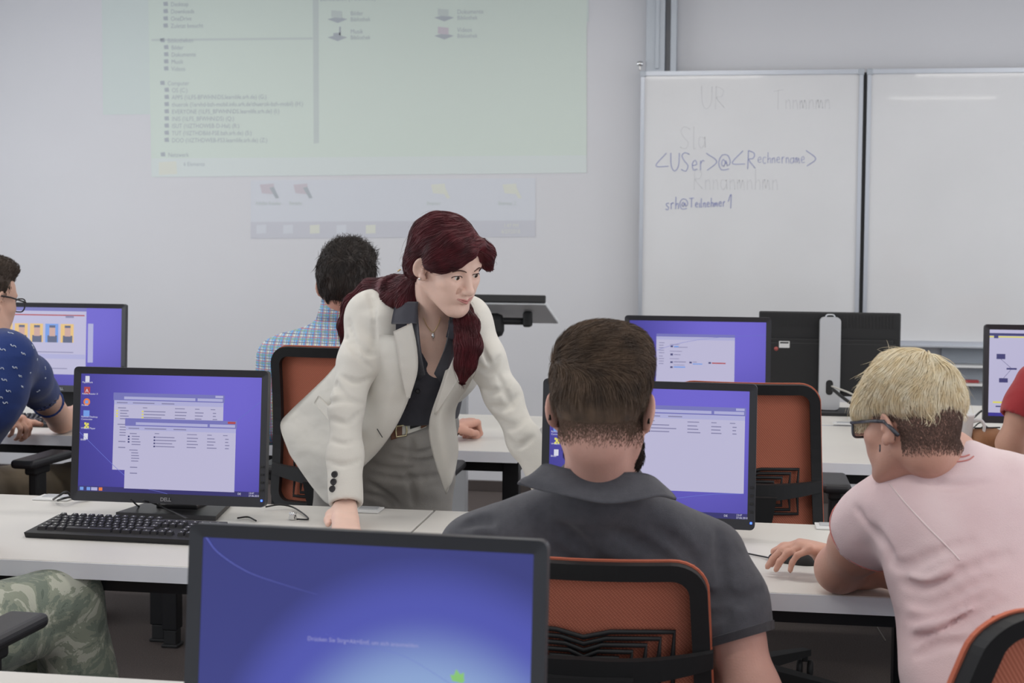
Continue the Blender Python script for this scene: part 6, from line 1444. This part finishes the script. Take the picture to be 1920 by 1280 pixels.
# ================================================================== the man in the blue patterned shirt at the left edge
def blue_man():
    P = Person('man in navy shirt with small white marks cut by the left edge', (-2.5, 4.36, 0))
    sk = skin('skin_light', (214, 172, 152)); nv = cloth('shirt_navy', (44, 62, 118), .08, .3, 600); hr = mat('hair_darkbrown', (66, 54, 46), .6, spec=.3, var=.2, vscale=50)
    H = Q(-27, 560, d=4.45); S = 1.0; R = basis(turn(V(0, 1, 0), -22), 12, 0)
    J = dict(neck=Q(-30, 625, d=4.42), chest=Q(-40, 730, d=4.40), waist=V(-2.56, 4.36, .72), pelvis=V(-2.58, 4.32, .56), shR=Q(26, 668, d=4.38), shL=Q(-165, 670, d=4.5)); fr = nrm(V(.25, 1, -.15))
    elR = Q(114, 787, z=DZ + .048) ; wrR = Q(215, 765, z=DZ + .04); elL = Q(-160, 830, d=4.6); wrL = Q(5, 788, z=DZ + .05)
    B = Solid(); torso(B, J, -.012, .88, front=fr); arm(B, J['shR'], elR, wrR, W=1.); arm(B, J['shL'], elL, wrL)
    B.cap(H + R @ V(0, -.04, -.05), J['neck'] + V(0, .01, 0), .055, .06, k=.03); B.frame(H, R, S); head(B, False, True); B.frame()
    hand(B, wrL, Q(33, 785, z=DZ + .06), (0, 0, -1), [(55, 60, 40)] * 4, side=1, S=1.); hand(B, wrR, wrR + V(.08, .03, 0), (0, 0, -1), [(20, 25, 15)] * 4, side=-1)
    kL, kR = V(-2.75, 4.86, .52), V(-2.36, 4.86, .52); leg(B, J['pelvis'] + V(-.1, 0, 0), kL, V(-2.75, 4.84, .09), -.01); leg(B, J['pelvis'] + V(.1, 0, 0), kR, V(-2.36, 4.84, .09), -.01)
    zl = H[2] - .16; P.part('body', merge(B.surf(.004, lo=V(H[0] - .13, H[1] - .16, zl)), B.surf(.006, hi=V(9, 9, zl + .005))), sk); eyes(P, H, R, S)
    Hs = Solid(); Hs.frame(H, R, S); Hs.ell((0, -.02, .040), (.077, .099, .088), k=.02); Hs.ell((0, -.06, .0), (.061, .05, .062), k=.03); Hs.ell((0, .03, .105), (.055, .065, .035), k=.03); Hs.ell((0, .12, -.04), (.09, .085, .10), k=.01, sub=True); Hs.box((0, .02, -.11), (.2, .2, .07), eul(14, 0, 0), 0, .01, True)
    for s in (-1, 1): Hs.ell((s * .088, .008, -.012), (.028, .03, .038), k=.006, sub=True)
    Hs.frame(); hv, hf = Hs.surf(.004); loc = lambda p: (p - H) @ R / S
    df = lambda p, u: np.where(loc(p)[:, 2:] > .06, R @ V(.1, .5, .7), R @ V(0, -.1, -1))
    P.part('hair', merge((hv, hf), strands(grow(Hs, sample(hv, hf, 3500), df, 4, .005, .0003, .006, .5, .3), .001)), hr)
    g = MB(); W_ = lambda *a: H + R @ (V(*a) * S)
    for s in (-1, 1): g.tube([W_(s * .068, .098, .008), W_(s * .076, .03, .012), W_(s * .0835, -.012, .010)], .0026, 6); g.tube([W_(x, .106 - .06 * abs(x), z) for x, z in rrect(.052, .042, .016, 4, s * .036, -.002)], .0022, 6, True)
    g.tube([W_(-.010, .104, .006), W_(.010, .104, .006)], .002, 6); P.mb('spectacles', g, mat('frame_dark', (30, 30, 36), .3))
    C = Solid(); torso(C, J, .006, .96, front=fr); C.cap(J['neck'] + V(0, 0, .02), J['neck'] + V(0, 0, .13), .064, .066, k=.008, sub=True)
    eR = J['shR'] + (elR - J['shR']) * .56; C.chain([J['shR'], J['shR'] + (elR - J['shR']) * .3, eR + (elR - J['shR']) * .1], [.064, .062, .060], k=.04); eL = J['shL'] + (elL - J['shL']) * .6; C.chain([J['shL'], eL], [.07, .066], k=.04)
    C.noise(.004, 13, seed=12); cuff(C, J['shR'], eR, .060, .004, .02, .09); P.part('navy_shirt', C.surf(.006), nv)
    mk = MB(); wm = mat('print_white', (196, 204, 222), .8); fcs = 0
    for i, (px, py) in enumerate([(4, 605), (20, 624), (55, 636), (5, 655), (44, 663), (70, 674), (28, 689), (57, 699), (85, 709), (42, 725), (72, 733), (8, 712), (16, 733), (2, 690), (25, 648), (62, 650), (10, 755), (0, 745), (38, 705), (85, 690)]):
        q = cast(C, [(px, py)], .0008)[0]
        if q[1] > 5: continue
        u = V(.99, .15, 0); w_ = V(0, 0, 1); P4 = [q + u * a * .0085 + w_ * b * .007 for a, b in ((-1, .6), (-.6, -.2), (0, -.3), (0, .3), (.6, .2), (1, -.6))]; mk.tube(C.snap(np.array(P4), .0008), .0016, 4)
    P.mb('white_print', mk, wm)
    Tr = Solid(); Tr.cap(J['pelvis'] + V(-.08, 0, 0), J['pelvis'] + V(.08, 0, 0), .13, .13, k=.05); leg(Tr, J['pelvis'] + V(-.1, 0, 0), kL, V(-2.75, 4.84, .09), .01); leg(Tr, J['pelvis'] + V(.1, 0, 0), kR, V(-2.36, 4.84, .09), .01)
    P.part('trousers', Tr.surf(.012), cloth('chino_olive', (120, 108, 90)))
    rg = wrL + (Q(33, 785, z=DZ + .06) - wrL) * 1.1; A_ = aim(wrL, Q(33, 785, z=DZ + .06)); P.mb('ring', MB().tube([rg + A_ @ V(.0105 * math.cos(a), .0105 * math.sin(a), 0) for a in np.linspace(0, 2 * PI, 15)[:-1]], .0015, 5, True), M['chrome'])
    for a in (V(-2.75, 4.84, .09), V(-2.36, 4.84, .09)): shoe(P, a, a + V(0, .16, 0), dark_shoe)
blue_man()

# ================================================================== the person in camouflage trousers
def generic(P, H, R, S, J, fr, sk, shirt, hair, tr, elR, wrR, elL, wrL, kL, kR, aL, aR, sleeve=.6, h=.008):
    B = Solid(); torso(B, J, -.012, 1., front=fr); arm(B, J['shR'], elR, wrR, W=1.05); arm(B, J['shL'], elL, wrL)
    B.cap(H + R @ V(0, -.04, -.05), J['neck'] + V(0, .01, 0), .056, .062, k=.03); B.frame(H, R, S); head(B, False, True); B.frame()
    hand(B, wrL, wrL + nrm(wrL - elL) * .085, (0, 0, -1), [(20, 25, 15)] * 4, side=1); hand(B, wrR, wrR + nrm(wrR - elR) * .085, (0, 0, -1), [(20, 25, 15)] * 4, side=-1)
    p = J['pelvis']; sd = nrm(np.cross(fr * V(1, 1, 0), V(0, 0, 1))) * .1
    leg(B, p - sd, kL, aL, -.01); leg(B, p + sd, kR, aR, -.01); P.part('body', B.surf(.0055), sk); eyes(P, H, R, S)
    Hs = Solid(); Hs.frame(H, R, S); Hs.ell((0, -.02, .042), (.078, .100, .088), k=.02); Hs.ell((0, -.06, .0), (.062, .05, .062), k=.03); Hs.ell((0, .12, -.04), (.09, .085, .10), k=.01, sub=True)
    for s in (-1, 1): Hs.ell((s * .088, .008, -.012), (.028, .03, .038), k=.006, sub=True)
    Hs.frame(); hv, hf = Hs.surf(.005); P.part('hair', merge((hv, hf), strands(grow(Hs, sample(hv, hf, 1800), lambda q, u: np.tile(R @ V(.2, .4, -.6), (len(q), 1)), 4, .006, .0003, .006, .5, .3), .0012)), hair)
    C = Solid(); torso(C, J, .008, 1.08, front=fr); C.cap(J['neck'] + V(0, 0, .02), J['neck'] + V(0, 0, .13), .064, .066, k=.008, sub=True)
    for s, e in ((J['shR'], elR), (J['shL'], elL)): C.chain([s, s + (e - s) * .4, s + (e - s) * (sleeve + .1)], [.074, .072, .068], k=.04)
    C.noise(.004, 13, seed=12)
    for s, e in ((J['shR'], elR), (J['shL'], elL)): cuff(C, s, s + (e - s) * sleeve, .068, .004, .02, .1)
    P.part('tshirt', C.surf(h), shirt)
    Tr = Solid(); Tr.cap(p - sd * .8, p + sd * .8, .13, .13, k=.05); leg(Tr, p - sd, kL, aL, .018, 1.05); leg(Tr, p + sd, kR, aR, .018, 1.05); Tr.noise(.008, 12, (1, 1, 1.5), 3); P.part('trousers', Tr.surf(.008), tr)
    for a in (aL, aR): shoe(P, a, a + nrm(fr * V(1, 1, 0)) * .16, dark_shoe)
def camo():
    m = cloth('camouflage', (122, 130, 118), .0, .3, 500, c2=(158, 160, 146), wr=.4); nt = m.node_tree; b = nt.nodes['Principled BSDF']
    n = nt.nodes.new('ShaderNodeTexNoise'); n.inputs['Scale'].default_value = 13; n.inputs['Detail'].default_value = 5; n.inputs['Roughness'].default_value = .62; n.inputs['Distortion'].default_value = .8; tc = nt.nodes.new('ShaderNodeTexCoord'); nt.links.new(tc.outputs['Object'], n.inputs[0])
    r = nt.nodes.new('ShaderNodeValToRGB'); r.color_ramp.interpolation = 'CONSTANT'; cs = [(0, (104, 114, 104)), (.42, (124, 134, 122)), (.50, (148, 154, 138)), (.565, (186, 188, 174))]
    r.color_ramp.elements[0].color = lin(cs[0][1]) + (1,); r.color_ramp.elements[1].position = cs[1][0]; r.color_ramp.elements[1].color = lin(cs[1][1]) + (1,)
    for p_, c_ in cs[2:]: e = r.color_ramp.elements.new(p_); e.color = lin(c_) + (1,)
    nt.links.new(n.outputs['Fac'], r.inputs[0]); nt.links.new(r.outputs[0], b.inputs['Base Color']); return m
P = Person('person in green camouflage trousers at the lower left edge', (-1.62, 2.5, 0)); fr = nrm(V(.35, 1, 0))
generic(P, V(-1.86, 2.58, 1.32), basis(fr, 10), 1., dict(pelvis=V(-1.72, 2.52, .58), waist=V(-1.78, 2.50, .76), chest=V(-1.82, 2.50, 1.0), neck=V(-1.85, 2.52, 1.18), shR=V(-1.66, 2.48, 1.12), shL=V(-2.03, 2.58, 1.12)), fr, skin('skin_mid', (206, 160, 140)), cloth('tshirt_dark', (52, 54, 62)), mat('hair_mid', (70, 56, 46), .6), camo(),
        V(-1.62, 2.6, .86), V(-1.66, 2.82, .80), V(-2.1, 2.66, .86), V(-1.92, 2.88, .80), Q(45, 1145, d=3.25), Q(120, 1128, d=3.12), Q(70, 1400, d=3.45) * V(1, 1, 0) + V(0, 0, .09), Q(190, 1400, d=3.2) * V(1, 1, 0) + V(0, 0, .09))
# ================================================================== the person in red at the right edge
P = Person('person in red t-shirt cut by the right edge, bare forearm resting on the desk', (1.95, 4.38, 0)); fr = nrm(V(-.15, 1, -.15))
sh = Q(1935, 720, d=4.55)
generic(P, V(sh[0] + .22, 4.42, 1.33), basis(fr, 10), 1., dict(pelvis=V(sh[0] + .2, 4.28, .58), waist=V(sh[0] + .2, 4.28, .76), chest=V(sh[0] + .2, 4.3, .98), neck=V(sh[0] + .2, 4.34, 1.18), shL=sh + V(.02, 0, 0), shR=V(sh[0] + .4, 4.34, 1.12)), fr, skin('skin_arm', (192, 148, 128)), cloth('tshirt_red', (166, 60, 64), .05), mat('hair_grey', (90, 80, 74), .6), cloth('jeans_red_person', (54, 58, 74)),
        V(sh[0] + .44, 4.42, .84), V(sh[0] + .35, 4.7, DZ + .05), Q(1895, 832, z=DZ + .055), Q(1950, 815, z=DZ + .05), V(sh[0] + .0, 4.86, .52), V(sh[0] + .36, 4.86, .52), V(sh[0] + .0, 4.84, .09), V(sh[0] + .36, 4.84, .09), .62)
